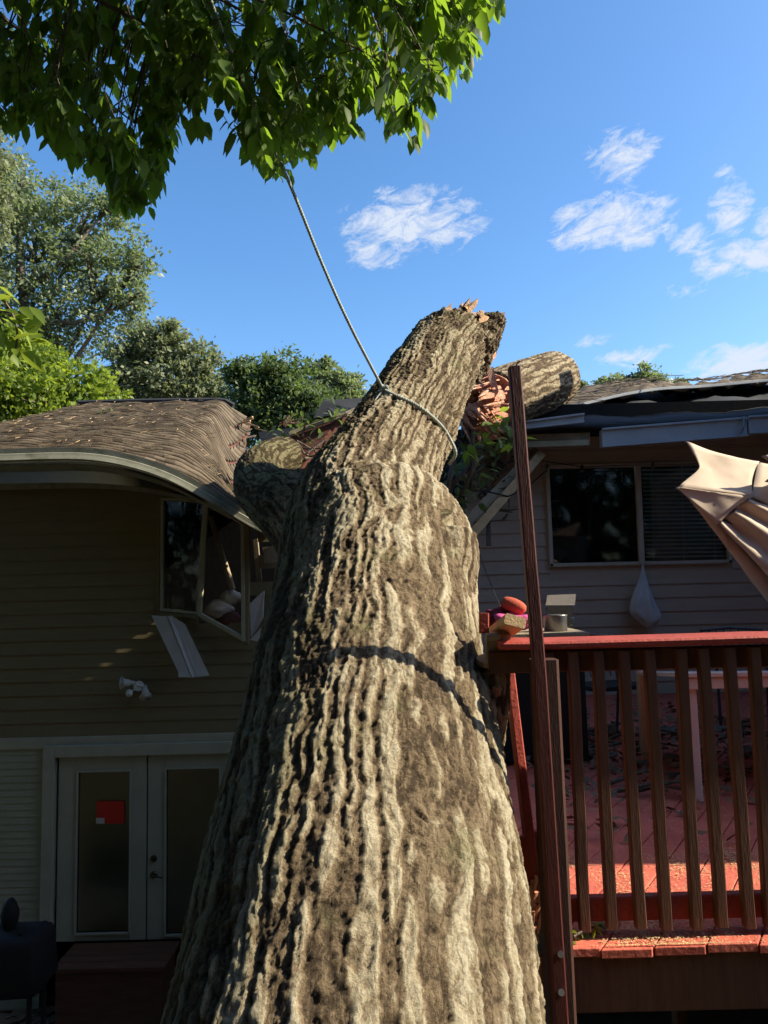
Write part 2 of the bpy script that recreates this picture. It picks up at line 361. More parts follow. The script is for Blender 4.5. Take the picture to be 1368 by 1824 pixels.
# ------------------------------------------------------------------ the ground
g = MB(); n = 60; Lg = 400.0
xs = np.sign(np.linspace(-1, 1, n+1))*np.abs(np.linspace(-1, 1, n+1))**3*Lg
gv = np.array([(x, y+5, 0) for y in xs for x in xs]); d_ = np.hypot(gv[:,0], gv[:,1]-5)
gv[:,2] = (pn(gv*.25)*.12 + pn(gv*.03)*2.5)*sstep(d_, 14, 60)
gf = np.array([(j*(n+1)+i, j*(n+1)+i+1, (j+1)*(n+1)+i+1, (j+1)*(n+1)+i) for j in range(n) for i in range(n)])
me = npmesh('ground', gv, gf, True); me.materials.append(m_ground); o = link('ground', me, None, (0,0,0)); o['kind'] = 'structure'
p = MB().box((-5.2, 4.6, -.02), (.9, 8.28, .035)); o = obj('patio', p, m_patio); o['kind'] = 'structure'

# ------------------------------------------------------------------ the house
WY = 8.3
house = thing('damaged_house', (0, WY, 0), 'tan sided two storey house split open in the middle by the fallen trunk', 'house')
zt = at(150, 868, WY)[2]                      # top of the walls
def siding(mb, rows, y, lap=.016):
    """rows = (z0, z1, [(x0, x1), ...]); each course leans out at its foot"""
    for z0, z1, spans in rows:
        for (a, b) in spans:
            if b-a < .03: continue
            mb.add([(a,y-lap,z0),(b,y-lap,z0),(b,y-.002,z1),(a,y-.002,z1),(a,y,z0),(b,y,z0)], [(0,1,2,3),(0,4,5,1)])
            mb.add([(a,y-lap,z0),(a,y-.002,z1),(a,y,z0)], [(0,1,2)]); mb.add([(b,y-lap,z0),(b,y-.002,z1),(b,y,z0)], [(0,2,1)])
XL = -4.62
zb = at(100, 1312, WY)[2]
wx0, wx1 = at(285, 990, WY)[0], at(450, 1000, WY)[0]; wz0, wz1 = at(300, 1093, WY)[2], at(330, 888, WY)[2]
rows = []; z = zb; hrow = .145
while z < zt-.01:
    z1 = min(z+hrow, zt)
    end = -0.75 + .12*math.sin(z*9)
    if z1 > wz0+.02 and z < wz1:
        hole_end = wx1 + (.16 if z > 4.35 else -.02) + .10*math.sin(z*23)
        spans = [(XL, wx0), (hole_end, end)]
    else: spans = [(XL, end)]
    rows.append((z, z1, spans)); z = z1
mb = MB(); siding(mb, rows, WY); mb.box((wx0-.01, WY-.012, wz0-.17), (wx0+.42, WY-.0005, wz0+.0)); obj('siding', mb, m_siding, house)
# right hand wall
rwx0 = at(846, 950, WY)[0]; r0, r1 = at(976, 920, WY)[0], at(1297, 920, WY)[0]; rz0, rz1 = at(1140, 1010, WY)[2], at(1140, 829, WY)[2]
zrt = at(1100, 797, WY)[2]
rows = []; z = 2.95
while z < zrt-.01:
    z1 = min(z+hrow*1.02, zrt)
    rows.append((z, z1, [(rwx0, r0), (r1, 9.0)] if (z1 > rz0+.03 and z < rz1-.01) else [(rwx0, 9.0)])); z = z1
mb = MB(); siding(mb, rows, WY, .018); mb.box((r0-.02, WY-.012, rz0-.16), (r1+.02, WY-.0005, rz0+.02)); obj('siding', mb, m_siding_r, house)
mb = MB().box((rwx0-.085, WY-.024, 2.9), (rwx0+.0, WY+.1, zrt)); mb.box((rwx0-.02, WY-.05, zrt), (9, WY-.003, zrt+.12)); obj('corner_trim', mb, m_siding_r, house, bevel=.004)
# lower storey, white narrow courses
dx0, dx1 = at(76, 1500, WY)[0], at(500, 1500, WY)[0]
mb = MB(); rows = []; z = .08
while z < zb-.14: rows.append((z, min(z+.071, zb-.12), [(XL, dx0)])); z += .071
siding(mb, rows, WY-.004, .010)
rows = []; z = .08
while z < zb-.14: rows.append((z, min(z+.071, zb-.12), [(dx1, 9.0)])); z += .071
siding(mb, rows, WY-.004, .010)
obj('lower_siding', mb, m_whiteside, house)
mb = MB().box((XL, WY-.03, zb-.12), (9, WY-.001, zb)); obj('band_board', mb, m_trim, house, bevel=.005)
# shell: ends, back, floor, inner wall - keeps the inside dark
mb = MB()
mb.box((XL, WY+.02, 0), (XL+.12, 16.1, zt)); mb.box((8.9, WY+.02, 0), (9.02, 16.1, zt)); mb.box((XL, 16, 0), (9, 16.12, zt-.02))
mb.slab([(XL,7.8,5.70),(XL,WY+.02,zt-.02),(XL,16.1,zt),(XL,11.95,7.2)], .1, nrm=(-1,0,0))
mb.add([(9,WY+.02,zt),(9,16.1,zt),(9,12.1,7.15)], [(0,1,2)])
obj('end_wall', mb, m_siding, house)
mb = MB(); mb.box((XL+.13, WY+.03, 2.72), (8.9, 15.9, 2.9)); mb.box((-3.3, 10.1, 2.92), (4.3, 10.2, 5.41)); mb.box((-3.35, WY+.08, 2.92), (-3.25, 10.1, 5.4)); mb.box((4.3, WY+.08, 2.92), (4.4, 10.1, 5.41))
mb.box((-3.2, WY+.05, 5.42), (wx1-.35, 10.1, 5.5)); mb.box((1.3, WY+.12, 5.42), (4.5, 10.25, 5.5))
mb.box((XL+.13, 9.6, .01), (2, 9.7, 2.7))
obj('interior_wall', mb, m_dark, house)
# wing of the house along the right side of the deck (out of the picture; its shadow lies on the deck)
mb = MB().box((4.75, 3.21, 0), (8.9, WY-.06, 6.12)); mb.box((4.80, 5.9, 6.121), (8.85, 7.69, 8.4)); obj('sun_block_stack', MB().box((4.85, 7.70, 6.121), (5.6, WY-.07, 8.6)), m_siding_r, house); obj('side_wing_and_sun_block', mb, m_siding_r, house)  # upper block and stack invented out of view to stop stray sun

# ---- left roof: a sagging sheet of shingle courses
eave_im = [(-205,806),(0,806),(90,803),(150,803),(200,809),(250,821),(300,838),(350,864),(400,893),(450,924),(503,948),(530,958)]
eave = np.array([at(x, y, 7.6) for x, y in eave_im])
ridge_im = [(140,722),(200,720),(300,718),(400,717),(447,745)]
ridge = np.array([at(x, y, 11.9) for x, y in ridge_im])
def along(P, t):
    i = np.clip(t*(len(P)-1), 0, len(P)-1-1e-6); k = int(i); return P[k]*(1-(i-k))+P[k+1]*(i-k)
def resamp(P, n):
    x = np.linspace(P[0,0], P[-1,0], n); return np.stack([x, np.interp(x, P[:,0], P[:,1]), np.interp(x, P[:,0], P[:,2])], 1)
NU = 90; NR = 38
def smooth_line(L, k=4):
    for _ in range(k): L[1:-1] = (L[:-2]+2*L[1:-1]+L[2:])/4
    return L
E = smooth_line(resamp(eave, NU), 3); G = smooth_line(resamp(ridge, NU), 2)
def roofpt(i, v):
    e, r = E[i], G[i]; p = e*(1-v)+r*v
    s = i/(NU-1)
    # sheet bulges over the hidden rafters, then dives to the torn edge
    bulge = .10*math.sin(math.pi*v)*sstep(s, .45, .75)*(1-sstep(s, .86, 1.0))
    dive = -.50*math.sin(math.pi*min(1, v*1.0))*sstep(s, .80, 1.0)
    q = p.copy(); q[2] += bulge+dive*.8 + .012*math.sin(9*s*3+v*5)
    q[2] += .035*float(pn(np.array([[q[0]*1.7, v*6.0, 2.2]]))[0])+.012*float(pn(np.array([[q[0]*6, v*20.0, 4.2]]))[0])
    q[0] -= .34*math.sin(math.pi*v)*sstep(s, .6, 1.0)
    return q
V = []; Fq = []; UV = []
for rI in range(NR):
    v0, v1 = rI/NR, (rI+1.15)/NR
    base = len(V)
    for i in range(NU):
        jx = .006*math.sin(i*.31+rI*2.3)
        a = roofpt(i, v0); b = roofpt(i, min(v1, 1.0)); a = a+np.array([0, jx, .026+.004*math.sin(i*.7+rI*5)]); c = a-np.array([0, 0, .022])
        V += [a, b, c]; UV += [(a[0], rI+.1), (a[0], rI+.9), (a[0], rI+.1)]
    for i in range(NU-1):
        if rI > 18 and i > NU-8 and (rI*7+i*3) % 5 == 0: continue           # tabs torn off by the break
        k = base+i*3
        Fq += [(k, k+3, k+4, k+1), (k+2, k+5, k+3, k)]
me = npmesh('roof', np.array(V), np.array(Fq))
uvl = me.uv_layers.new(name='UVMap'); UVa = np.array(UV)[np.array(Fq).ravel()]; uvl.data.foreach_set('uv', UVa.astype(np.float32).ravel())
me.materials.append(m_shingle); roofL = link('roof', me, house); roofL['label'] = 'brown shingled roof half sagging towards the trunk'
# sheathing under it, edge and back slope
V = []; Fq = []
for i in range(NU):
    for k in range(9):
        V.append(roofpt(i, k/8)-np.array([0, -.02*(k == 0), .035]))
for i in range(NU):
    for k in range(9): V.append(V[i*9+k]-np.array([0, 0, .05]))
o2 = NU*9
for i in range(NU-1):
    for k in range(8):
        a = i*9+k; Fq += [(a, a+9, a+10, a+1), (o2+a, o2+a+1, o2+a+10, o2+a+9)]
    Fq += [(i*9, o2+i*9, o2+i*9+9, i*9+9)]
for k in range(8):
    a = (NU-1)*9+k; Fq += [(a, o2+a, o2+a+1, a+1)]; a = k; Fq += [(a, a+1, o2+a+1, o2+a)]
me = npmesh('sheathing', np.array(V), np.array(Fq)); me.materials.append(m_sheath); link('roof_deck', me, house)
rl = G[0]; mb = MB().slab([(G[0][0], 11.9, G[0][2]-.02), (-2.4, 11.9, G[-8][2]-.02), (-3.0, 16.4, zt+.1), (G[0][0], 16.4, zt+.1)], .06)
obj('back_roof', mb, m_felt, house); mb = MB()
mb.slab([(2.2, 11.9, 7.2), (9.1, 11.9, 7.2), (9.1, 16.4, zt+.1), (1.6, 16.4, zt+.1)], .06)
obj('back_roof', mb, m_felt, house)
# ridge cap, dark
mb = MB(); pts = [G[i]+np.array([0, 0, .03]) for i in range(0, NU-6, 4)]
mb.tube(pts, .05, 6); obj('ridge_cap', mb, m_felt, house)
# torn edge: curled shingle scraps and splinters at the break
mb = MB()
for k in range(26):
    v = .15+.85*k/26; p0 = roofpt(NU-1, v); a = p0+np.array([random.uniform(-.12, .02), 0, .02]); L = random.uniform(.10, .28)
    q = a+np.array([random.uniform(.05, .16), random.uniform(-.1, .1), random.uniform(-.14, .10)]); s = np.array([0, L, .35*L])
    mb.slab([a, q, q+s*.8, a+s], .008)
o = obj('torn_shingles', mb, m_shingle, house)
mb = MB()
for k in range(5):
    a = roofpt(NU-2, .96)+np.array([random.uniform(-.1, .1), random.uniform(-.3, .3), random.uniform(-.06, .03)])
    mb.beam(a, a+np.array([random.uniform(.12, .34), random.uniform(-.1, .1), random.uniform(-.10, .04)]), .03, .02)
obj('splinters', mb, m_rawwood, house)
# gutter follows the sag
GI = resamp(np.array([at(x, y+9, 7.52) for x, y in eave_im]), 60); GI = smooth_line(GI, 3)
prof = [(a*.7, b*.58-.002) for a, b in [(0,0.055),(-.008,.062),(-.012,.05),(-.012,.0),(-.05,-.055),(-.05,-.065),(.06,-.065),(.06,.05),(.052,.05),(.052,-.055),(-.04,-.055),(-.004,0)]]
V = []; Fq = []; npf = len(prof)
for i, c in enumerate(GI):
    tw = .25*sstep(i/59, .6, 1.0)
    for (a, b) in prof: V.append(c+np.array([0, a*math.cos(tw)-b*math.sin(tw), b*math.cos(tw)+a*math.sin(tw)]))
for i in range(len(GI)-1):
    for j in range(npf):
        k = (j+1) % npf; Fq.append((i*npf+j, i*npf+k, (i+1)*npf+k, (i+1)*npf+j))
me = npmesh('gutter', np.array(V), np.array(Fq)); me.materials.append(m_gutter); o = link('gutter', me, house); o['label'] = 'bent white gutter hanging down to the trunk'
# soffit and frieze: pale strips and a dark opened gap
mb = MB()
S1 = smooth_line(resamp(np.array([at(x, y+22, 7.64) for x, y in eave_im[:9]]), 30))
for i in range(29):
    a, b = S1[i], S1[i+1]
    mb.slab([a, b, b+np.array([0, .30, -.02]), a+np.array([0, .30, -.02])], .012)
obj('soffit', mb, m_gutter, house)
mb = MB()
for i in range(59):
    a, b = GI[i], GI[i+1]; mb.slab([a+np.array([0,.062,-.05]), b+np.array([0,.062,-.05]), b+np.array([0,.062,.10]), a+np.array([0,.062,.10])], .02)
obj('fascia', mb, m_gutter, house)
mb = MB(); fr = [(-210,865),(0,862),(90,860),(180,860),(260,868),(330,882),(372,896)]
P = smooth_line(resamp(np.array([at(x, y, 8.16) for x, y in fr]), 24))
for i in range(23):
    a, b = P[i], P[i+1]; h = .085*(1-.55*i/23)
    mb.slab([a, b, b-np.array([0, 0, h]), a-np.array([0, 0, h])], .02)
obj('frieze_board', mb, m_gutter, house)

# ---- left window, racked out of its opening
def frame_poly(parent, pts, wdt, dep, m, name='window_frame'):
    mb = MB(); n = len(pts)
    for i in range(n):
        a, b = np.array(pts[i]), np.array(pts[(i+1) % n]); d = b-a; d = d/np.linalg.norm(d)
        mb.beam(a-d*wdt*.45, b+d*wdt*.45, wdt if abs(d[2]) > .5 else dep, dep if abs(d[2]) > .5 else wdt, up=(0,1,0) if abs(d[2]) > .5 else (0,0,1))
    return obj(name, mb, m, parent)
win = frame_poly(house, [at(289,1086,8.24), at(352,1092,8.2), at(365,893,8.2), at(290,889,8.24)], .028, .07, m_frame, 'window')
win['label'] = 'racked left window with its sash pushed out'
pts = [at(291,1085,8.26), at(351,1091,8.22), at(363,894,8.22), at(292,890,8.26)]
mb = MB().slab(pts, .004); obj('pane', mb, m_glass, win)
sash = frame_poly(win, [at(356,1094,8.17), at(434,1138,7.98), at(433,932,7.98), at(369,893,8.17)], .04, .05, m_frame, 'sash')
mb = MB().beam(at(440,1146,7.99), at(441,935,7.99), .05, .06, up=(0,1,0)); mb.beam(at(360,1100,8.16), at(440,1146,7.99), .05, .03); mb.beam(at(282,1092,8.25), at(352,1098,8.2), .06, .035)
mb.beam(at(286,885,8.27), at(372,890,8.2), .05, .03); mb.beam(at(284,887,8.28), at(282,1090,8.28), .035, .05, up=(0,1,0))
obj('casing', mb, m_siding, win)

# ---- right window
rw = [at(982,1007,8.27), at(1299,1000,8.27), at(1293,824,8.27), at(974,832,8.27)]
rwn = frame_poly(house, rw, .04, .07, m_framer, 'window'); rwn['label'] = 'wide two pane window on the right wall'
a = at(1143,1004,8.25); b = at(1135,829,8.25); mb = MB().beam(a, b, .06, .06, up=(0,1,0)); obj('mullion', mb, m_framer, rwn)
mb = MB().slab([at(984,1004,8.30), at(1142,1002,8.30), at(1134,830,8.30), at(978,834,8.30)], .004); obj('pane', mb, m_glass, rwn)
mb = MB().slab([at(1145,1002,8.29), at(1296,998,8.29), at(1291,827,8.29), at(1138,830,8.29)], .004); obj('pane', mb, m_glass, rwn)
mb = MB()
for k in range(22):
    y = 838+k*7.35; a = at(1144+k*.33, y, 8.36); b = at(1293, y-2, 8.36)
    mb.slab([a+np.array([0,-.012,-.006]), b+np.array([0,-.012,-.006]), b+np.array([0,.014,.012]), a+np.array([0,.014,.012])], .002)
for x in (1160, 1215, 1270): mb.tube([at(x, 830, 8.345), at(x+4, 1000, 8.345)], .002, 4)
obj('blind', mb, m_blind, rwn)
mb = MB()
for k in range(14):
    y = 838+k*3.3; a = at(984, y, 8.37); b = at(1133, y-1.5, 8.37)
    mb.slab([a+np.array([0,-.010,-.004]), b+np.array([0,-.010,-.004]), b+np.array([0,.012,.010]), a+np.array([0,.012,.010])], .002)
obj('blind', mb, m_dark, rwn)

# ---- French doors
dY = WY-.01
dl, dr = at(78,1500,dY)[0], at(440,1500,dY)[0]; dtop = at(200,1345,dY)[2]; dbot = at(150,1676,dY)[2]
mb = MB(); mb.box((dl-.0, dY-.07, dbot-.3), (at(99,1500,dY)[0], dY+.05, dtop+.12)); mb.box((at(99,1500,dY)[0]+.001, dY-.07, dtop), (dr+.25, dY+.05, dtop+.12)); mb.box((dr+.1, dY-.068, dbot-.3), (dr+.248, dY+.05, dtop-.001))
obj('door_frame', mb, m_trim, house, bevel=.006)
def door(xa, xb, glx0, glx1, gy0, gy1, hnd):
    x0, x1 = at(xa,1500,dY)[0], at(xb,1500,dY)[0]; a, b = at(glx0,1500,dY)[0], at(glx1,1500,dY)[0]
    z1, z0 = at(180,gy0,dY)[2], at(180,gy1,dY)[2]
    mb = MB(); y0, y1 = dY-.01, dY+.035
    mb.box((x0,y0,dbot),(a,y1,dtop-.004)); mb.box((b,y0,dbot),(x1,y1,dtop-.004)); mb.box((a+.001,y0+.001,z1),(b-.001,y1,dtop-.005)); mb.box((a+.001,y0+.001,dbot+.001),(b-.001,y1,z0))
    o = obj('door', mb, m_door, house, bevel=.004)
    mb = MB()
    for (p, q) in (((a,z0),(b,z0)),((b,z0),(b,z1)),((b,z1),(a,z1)),((a,z1),(a,z0))):
        mb.beam((p[0], y0-.006, p[1]), (q[0], y0-.006, q[1]), .022, .028, up=(0,1,0))
    obj('glazing_bead', mb, m_door, o, bevel=.002)
    obj('door_glass', MB().box((a+.01, y0+.004, z0+.01), (b-.01, y0+.008, z1-.01)), m_glassd, o)
    mb = MB(); z = z0+.02
    while z < z1-.02: mb.add([(a+.02,y0+.020,z),(b-.02,y0+.020,z),(b-.02,y0+.027,z+.017),(a+.02,y0+.027,z+.017)], [(0,1,2,3)]); z += .0185
    obj('blind', mb, m_white2, o)
    if hnd:
        hx = at(275,1500,dY)[0]; zd, zh = at(275,1528,dY)[2], at(275,1557,dY)[2]
        mb = MB(); mb.tube([(hx,y0-.001,zd),(hx,y0-.018,zd)], .034, 20); mb.tube([(hx,y0-.018,zd),(hx,y0-.03,zd)], [.026,.014], 20)
        obj('deadbolt', mb, m_brass, o, smooth=True); mb = MB(); mb.tube([(hx,y0-.001,zh),(hx,y0-.016,zh)], .036, 20); mb.tube([(hx,y0-.014,zh),(hx,y0-.05,zh)], .012, 12)
        mb.tube([(hx-.01,y0-.05,zh),(hx+.05,y0-.055,zh-.004),(hx+.10,y0-.05,zh-.02)], [.012,.010,.007], 10)
        obj('handle', mb, m_brass, o, smooth=True)
    return o
m_white2 = mat('door_blind', (.42,.42,.35), (.36,.36,.30), .6, 4, 0)
d1 = door(103, 261, 137, 233, 1373, 1662, False); d2 = door(263.5, 425, 295, 393, 1371, 1668, True)

# ---- right roof: felt slope stripped of shingles, rumpled mat above, gutter pieces
eR = [(880,768),(930,765),(1000,752),(1070,757),(1200,750),(1368,741),(1900,716)]
rR = [(940,700),(1040,694),(1130,690),(1230,694),(1300,680),(1368,678),(1700,655)]
mb = MB(); nE = 30
ER = smooth_line(resamp(np.array([at(x, y, 7.62) for x, y in eR]), nE), 2); RR = smooth_line(resamp(np.array([at(x, y, 11.9) for x, y in rR]), nE), 2)
V = []; Fq = []
for i in range(nE):
    for k in range(10):
        t = k/9; p = ER[i]*(1-t)+RR[i]*t; p = p+np.array([0, 0, .05*math.sin(i*1.3+k*1.1)*math.sin(math.pi*t)]); V.append(p)
for q in list(V): V.append(q-np.array([0, 0, .05]))
o2 = nE*10
for i in range(nE-1):
    for k in range(9): a = i*10+k; Fq += [(a, a+10, a+11, a+1), (o2+a, o2+a+1, o2+a+11, o2+a+10)]
    Fq += [(i*10, o2+i*10, o2+i*10+10, i*10+10)]
for k in range(9): Fq += [(k, k+1, o2+k+1, o2+k)]
me = npmesh('roof', np.array(V), np.array(Fq), False); me.materials.append(m_felt); o = link('roof', me, house); o['label'] = 'dark stripped right roof half covered in bare felt'
# rumpled shingle mat
lo = [(925,746),(985,733),(1050,716),(1110,702),(1170,692),(1250,688),(1368,677),(1700,655)]
hi = [(1000,698),(1040,690),(1075,684),(1130,677),(1180,680),(1250,690),(1272,690),(1320,673),(1368,666),(1700,640)]
nE = 44
LO = smooth_line(resamp(np.array([at(x, y, 9.0+.9*min(1, (x-925)/400)) for x, y in lo]), nE), 1); HI = smooth_line(resamp(np.array([at(x, y, 11.3) for x, y in hi]), nE), 1)
V = []; UV = []
for i in range(nE):
    for k in range(10):
        t = k/9; p = LO[i]*(1-t)+HI[i]*t
        p = p+np.array([0, 0, .07*math.sin(i*.9+k*1.4)*math.sin(math.pi*t)+.035*math.sin(i*2.3)]); V.append(p); UV.append((p[0], k*3.1))
nn = len(V); V += [q-np.array([0, 0, .035]) for q in V]; UV = UV+UV; Fq = []
for i in range(nE-1):
    for k in range(9): a = i*10+k; Fq += [(a, a+10, a+11, a+1), (nn+a, nn+a+1, nn+a+11, nn+a+10)]
    Fq += [(i*10, nn+i*10, nn+i*10+10, i*10+10), (i*10+9, i*10+19, nn+i*10+19, nn+i*10+9)]
me = npmesh('shingle_mat', np.array(V), np.array(Fq)); uvl = me.uv_layers.new(name='UVMap'); uvl.data.foreach_set('uv', np.array(UV)[np.array(Fq).ravel()].astype(np.float32).ravel())
me.materials.append(m_shingle); o = link('loose_shingles', me, house)
mb = MB()
for i in range(nE-1): mb.beam(LO[i]+np.array([0,-.02,-.01]), LO[i+1]+np.array([0,-.02,-.01]), .03, .035)
obj('drip_edge', mb, m_metalstrip, house)
# twigs and straw on it
mb = MB()
for k in range(70):
    i = random.randrange(0, 24); t = random.random()*.7; p = LO[i]*(1-t)+HI[i]*t+np.array([0,0,.09]); a = random.uniform(-.6, .6); L = random.uniform(.15, .6)
    mb.tube([p, p+np.array([L*.5*math.cos(a), L*.2*math.sin(a), .03]), p+np.array([L*math.cos(a), L*.5*math.sin(a), random.uniform(-.02,.06)])], .006, 4)
o = tag(obj('dry_twigs', mb, m_oldwood), 'dry twigs and straw strewn over the torn edge of the right roof', 'twigs', kind='stuff')
# gutter run on the right, two lengths
def strip(name, tl, tr, br, bl, th, m, Y=7.55, Y2=None, parent=house, lip=True):
    P = [at(*bl, Y), at(*br, Y2 or Y), at(*tr, Y2 or Y), at(*tl, Y)]
    mb = MB().slab(P, th, nrm=(0,-1,0))
    if lip:
        mb.beam(P[3]+np.array([0,-.012,0]), P[2]+np.array([0,-.012,0]), .03, .02); mb.beam(P[0]+np.array([0,-.012,0]), P[1]+np.array([0,-.012,0]), .03, .016)
    return obj(name, mb, m, parent)
strip('gutter', (1072,765), (1329,745), (1332,776), (1073,796), .10, m_metalstrip)
strip('gutter', (1333,743), (1700,722), (1700,752), (1335,772), .10, m_metalstrip, 7.53)
mb = MB().tube([at(1326,742,7.50), at(1324,760,7.49), at(1318,772,7.5)], .014, 8); obj('gutter_bracket', mb, m_steel, house)
strip('fascia', (894,757), (1040,738), (1040,752), (894,768), .03, m_metalstrip, 7.5)
strip('fascia', (892,776), (1052,770), (1050,785), (892,790), .04, m_oldwood, 7.7, lip=False)
strip('fascia', (892,788), (1050,783), (1050,793), (892,798), .03, m_frame, 7.66, lip=False)
# black gap over the wall
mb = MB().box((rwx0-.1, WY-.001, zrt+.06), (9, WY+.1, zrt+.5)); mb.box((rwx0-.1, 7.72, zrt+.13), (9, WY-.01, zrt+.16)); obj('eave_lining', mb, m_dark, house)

# ---- wreckage in the gap between the roofs
mb = MB()
mb.slab([at(518,768,8.8), at(612,734,8.9), at(642,742,9.3), at(646,785,9.3), at(578,836,8.7), at(528,845,8.6)], .03)
o = tag(obj('roof_panel', mb, m_sheath), 'dark red broken sheathing panel standing between limb and trunk', 'roof panel')
mb = MB(); mb.beam(at(515,773,8.72), at(616,738,8.82), .05, .05); mb.beam(at(616,738,8.82), at(640,728,8.9), .04, .06)
tag(obj('broken_rafter', mb, m_oldwood), 'grey rafter along the top of the dark red panel', 'rafter', 'snapped rafters in the roof gap')
mb = MB(); mb.slab([at(558,748,9.6), at(575,716,9.8), at(655,711,9.9), at(650,738,9.6), at(600,741,9.5)], .03); mb.slab([at(462,772,9.2), at(520,764,9.1), at(530,790,9.0), at(470,802,9.0)], .03); mb.slab([at(470,800,9.0), at(530,790,9.0), at(540,860,8.8), at(470,850,8.8)], .03)
mb.slab([at(640,720,9.8), at(700,720,9.8), at(700,900,9.4), at(630,900,9.3)], .03)
tag(obj('roofing_felt', mb, m_felt), 'black torn roofing felt draped above the broken panel', 'roofing felt')
mb = MB(); mb.beam(at(523,800,8.5), at(531,842,8.5), .05, .04, up=(0,1,0)); mb.beam(at(497,798,8.6), at(528,806,8.5), .03, .04)
tag(obj('broken_rafter', mb, m_rawwood), 'short pale snapped stud beside the curled limb', 'rafter', 'snapped rafters in the roof gap')
mb = MB()
for k in range(14):
    p = at(505+random.uniform(-8, 18), 757+random.uniform(-4, 4), 8.7); mb.beam(p, p+np.array([random.uniform(.03,.12), 0, random.uniform(-.04,.09)]), .022, .012)
tag(obj('wood_splinters', mb, m_wood), 'small orange splinters at the tip of the broken panel', 'splinters')
# dark wreck behind the trunk on the right
mb = MB(); mb.slab([at(760,770,9.0), at(905,765,9.0), at(905,800,8.9), at(760,960,8.7)], .04); mb.slab([at(770,800,9.3), at(846,790,9.3), at(850,1100,9.3), at(770,1100,9.3)], .05)
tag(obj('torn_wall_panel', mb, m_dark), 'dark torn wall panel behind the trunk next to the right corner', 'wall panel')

# things on the left wall
fl = thing('floodlight', at(248,1222,WY-.03), 'twin white floodlight on the shaded left wall above the doors', 'floodlight')
mb = MB().tube([at(247,1222,8.27), at(247,1222,8.19)], .055, 20); obj('mounting_plate', mb, m_white, fl, smooth=False, bevel=.004)
for (x, y, dx, dy, dz) in ((240,1216,-.10,-.08,.01),(258,1222,.03,-.07,-.07)):
    p = at(x, y, 8.2); q = p+np.array([dx, dy, dz]); d = np.array([dx, dy, dz]); d /= np.linalg.norm(d)
    mb = MB().tube([p, p+d*.05, p+d*.06, p+d*.11, p+d*.145, p+d*.146, p+d*.135], [.022,.024,.034,.04,.068,.060,.02], 20)
    mb.tube([at(247,1222,8.19), p], .014, 10)
    obj('lamp_head', mb, m_white, fl, smooth=True)
mb = MB().tube([at(230,1232,8.2), at(230,1236,8.1)], [.03,.035], 14); mb.tube([at(245,1226,8.2), at(230,1233,8.17)], .01, 8); obj('motion_sensor', mb, m_white, fl, smooth=True)

mb = MB(); a, b = at(283,1100,8.08), at(342,1208,7.98); c, d = at(300,1098,8.06), at(362,1203,7.96)
mb.slab([at(270,1096,8.1), at(298,1098,8.08), at(341,1207,7.98), at(322,1206,7.99)], .006); mb.slab([at(299,1098,8.06), at(306,1097,8.09), at(349,1206,7.99), at(342,1207,7.97)], .006)
mb.slab([at(307,1098,8.09), at(330,1112,8.08), at(373,1203,7.97), at(350,1206,7.98)], .006)
mb.slab([at(318,1199,7.98), at(326,1197,7.98), at(332,1206,7.97), at(318,1206,7.97)], .006)
tag(obj('fallen_siding', mb, mat('grey_vinyl', (.50,.50,.47), (.42,.42,.40), .5, 5, .05)), 'loose pale siding strip dangling below the broken left window', 'siding strip')
# clutter seen in the torn opening
mb = MB()
def blob(mb, c, rx, ry, rz, seed=0, n=14, wob=.22):
    vs = []; fs = []
    for i in range(n+1):
        th = math.pi*i/n
        for j in range(n*2):
            ph = math.pi*j/n; vs.append((math.sin(th)*math.cos(ph), math.sin(th)*math.sin(ph), math.cos(th)))
    vs = np.array(vs); k = 1+wob*pn(vs*1.7+seed*7.3)+wob*.5*pn(vs*4+seed); vs = vs*k[:,None]*np.array([rx, ry, rz])+np.array(c)
    m2 = n*2
    for i in range(n):
        for j in range(m2): fs.append((i*m2+j, (i+1)*m2+j, (i+1)*m2+(j+1)%m2, i*m2+(j+1)%m2))
    return mb.add(vs, fs)
blob(mb, at(392,1085,8.45), .16, .14, .10, 3); blob(mb, at(412,1065,8.5), .12, .12, .09, 5)
tag(obj('crumpled_bedding', mb, m_paper_w, smooth=True), 'crumpled pale bedding inside the broken left window', 'bedding')
mb = MB(); blob(mb, at(408,1110,8.42), .14, .12, .13, 9)
tag(obj('brown_cushion', mb, m_sheath, smooth=True), 'brown cushion at the foot of the broken left window', 'cushion')
mb = MB(); mb.slab([at(447,1135,8.1), at(468,1100,8.1), at(470,1052,8.15), at(445,1075,8.12)], .02); mb.slab([at(446,1140,8.09), at(465,1120,8.1), at(462,1143,8.08)], .02)
tag(obj('torn_drywall', mb, m_paper_w), 'torn pale drywall hanging right of the left window', 'drywall')
mb = MB(); mb.slab([at(468,975,8.2), at(500,970,8.2), at(500,1000,8.2), at(472,1003,8.2)], .02)
tag(obj('cardboard_scrap', mb, m_oldwood), 'small dull cardboard scrap in the dark gap by the trunk', 'cardboard')
mb = MB(); mb.beam(at(375,920,8.5), at(415,1050,8.4), .05, .05); mb.beam(at(470,960,8.4), at(490,940,8.3), .04, .03); mb.beam(at(455,960,8.5), at(470,1120,8.5), .06, .04, up=(0,1,0))
tag(obj('snapped_stud', mb, m_oldwood), 'leaning snapped stud in the dark opening of the left window', 'stud')

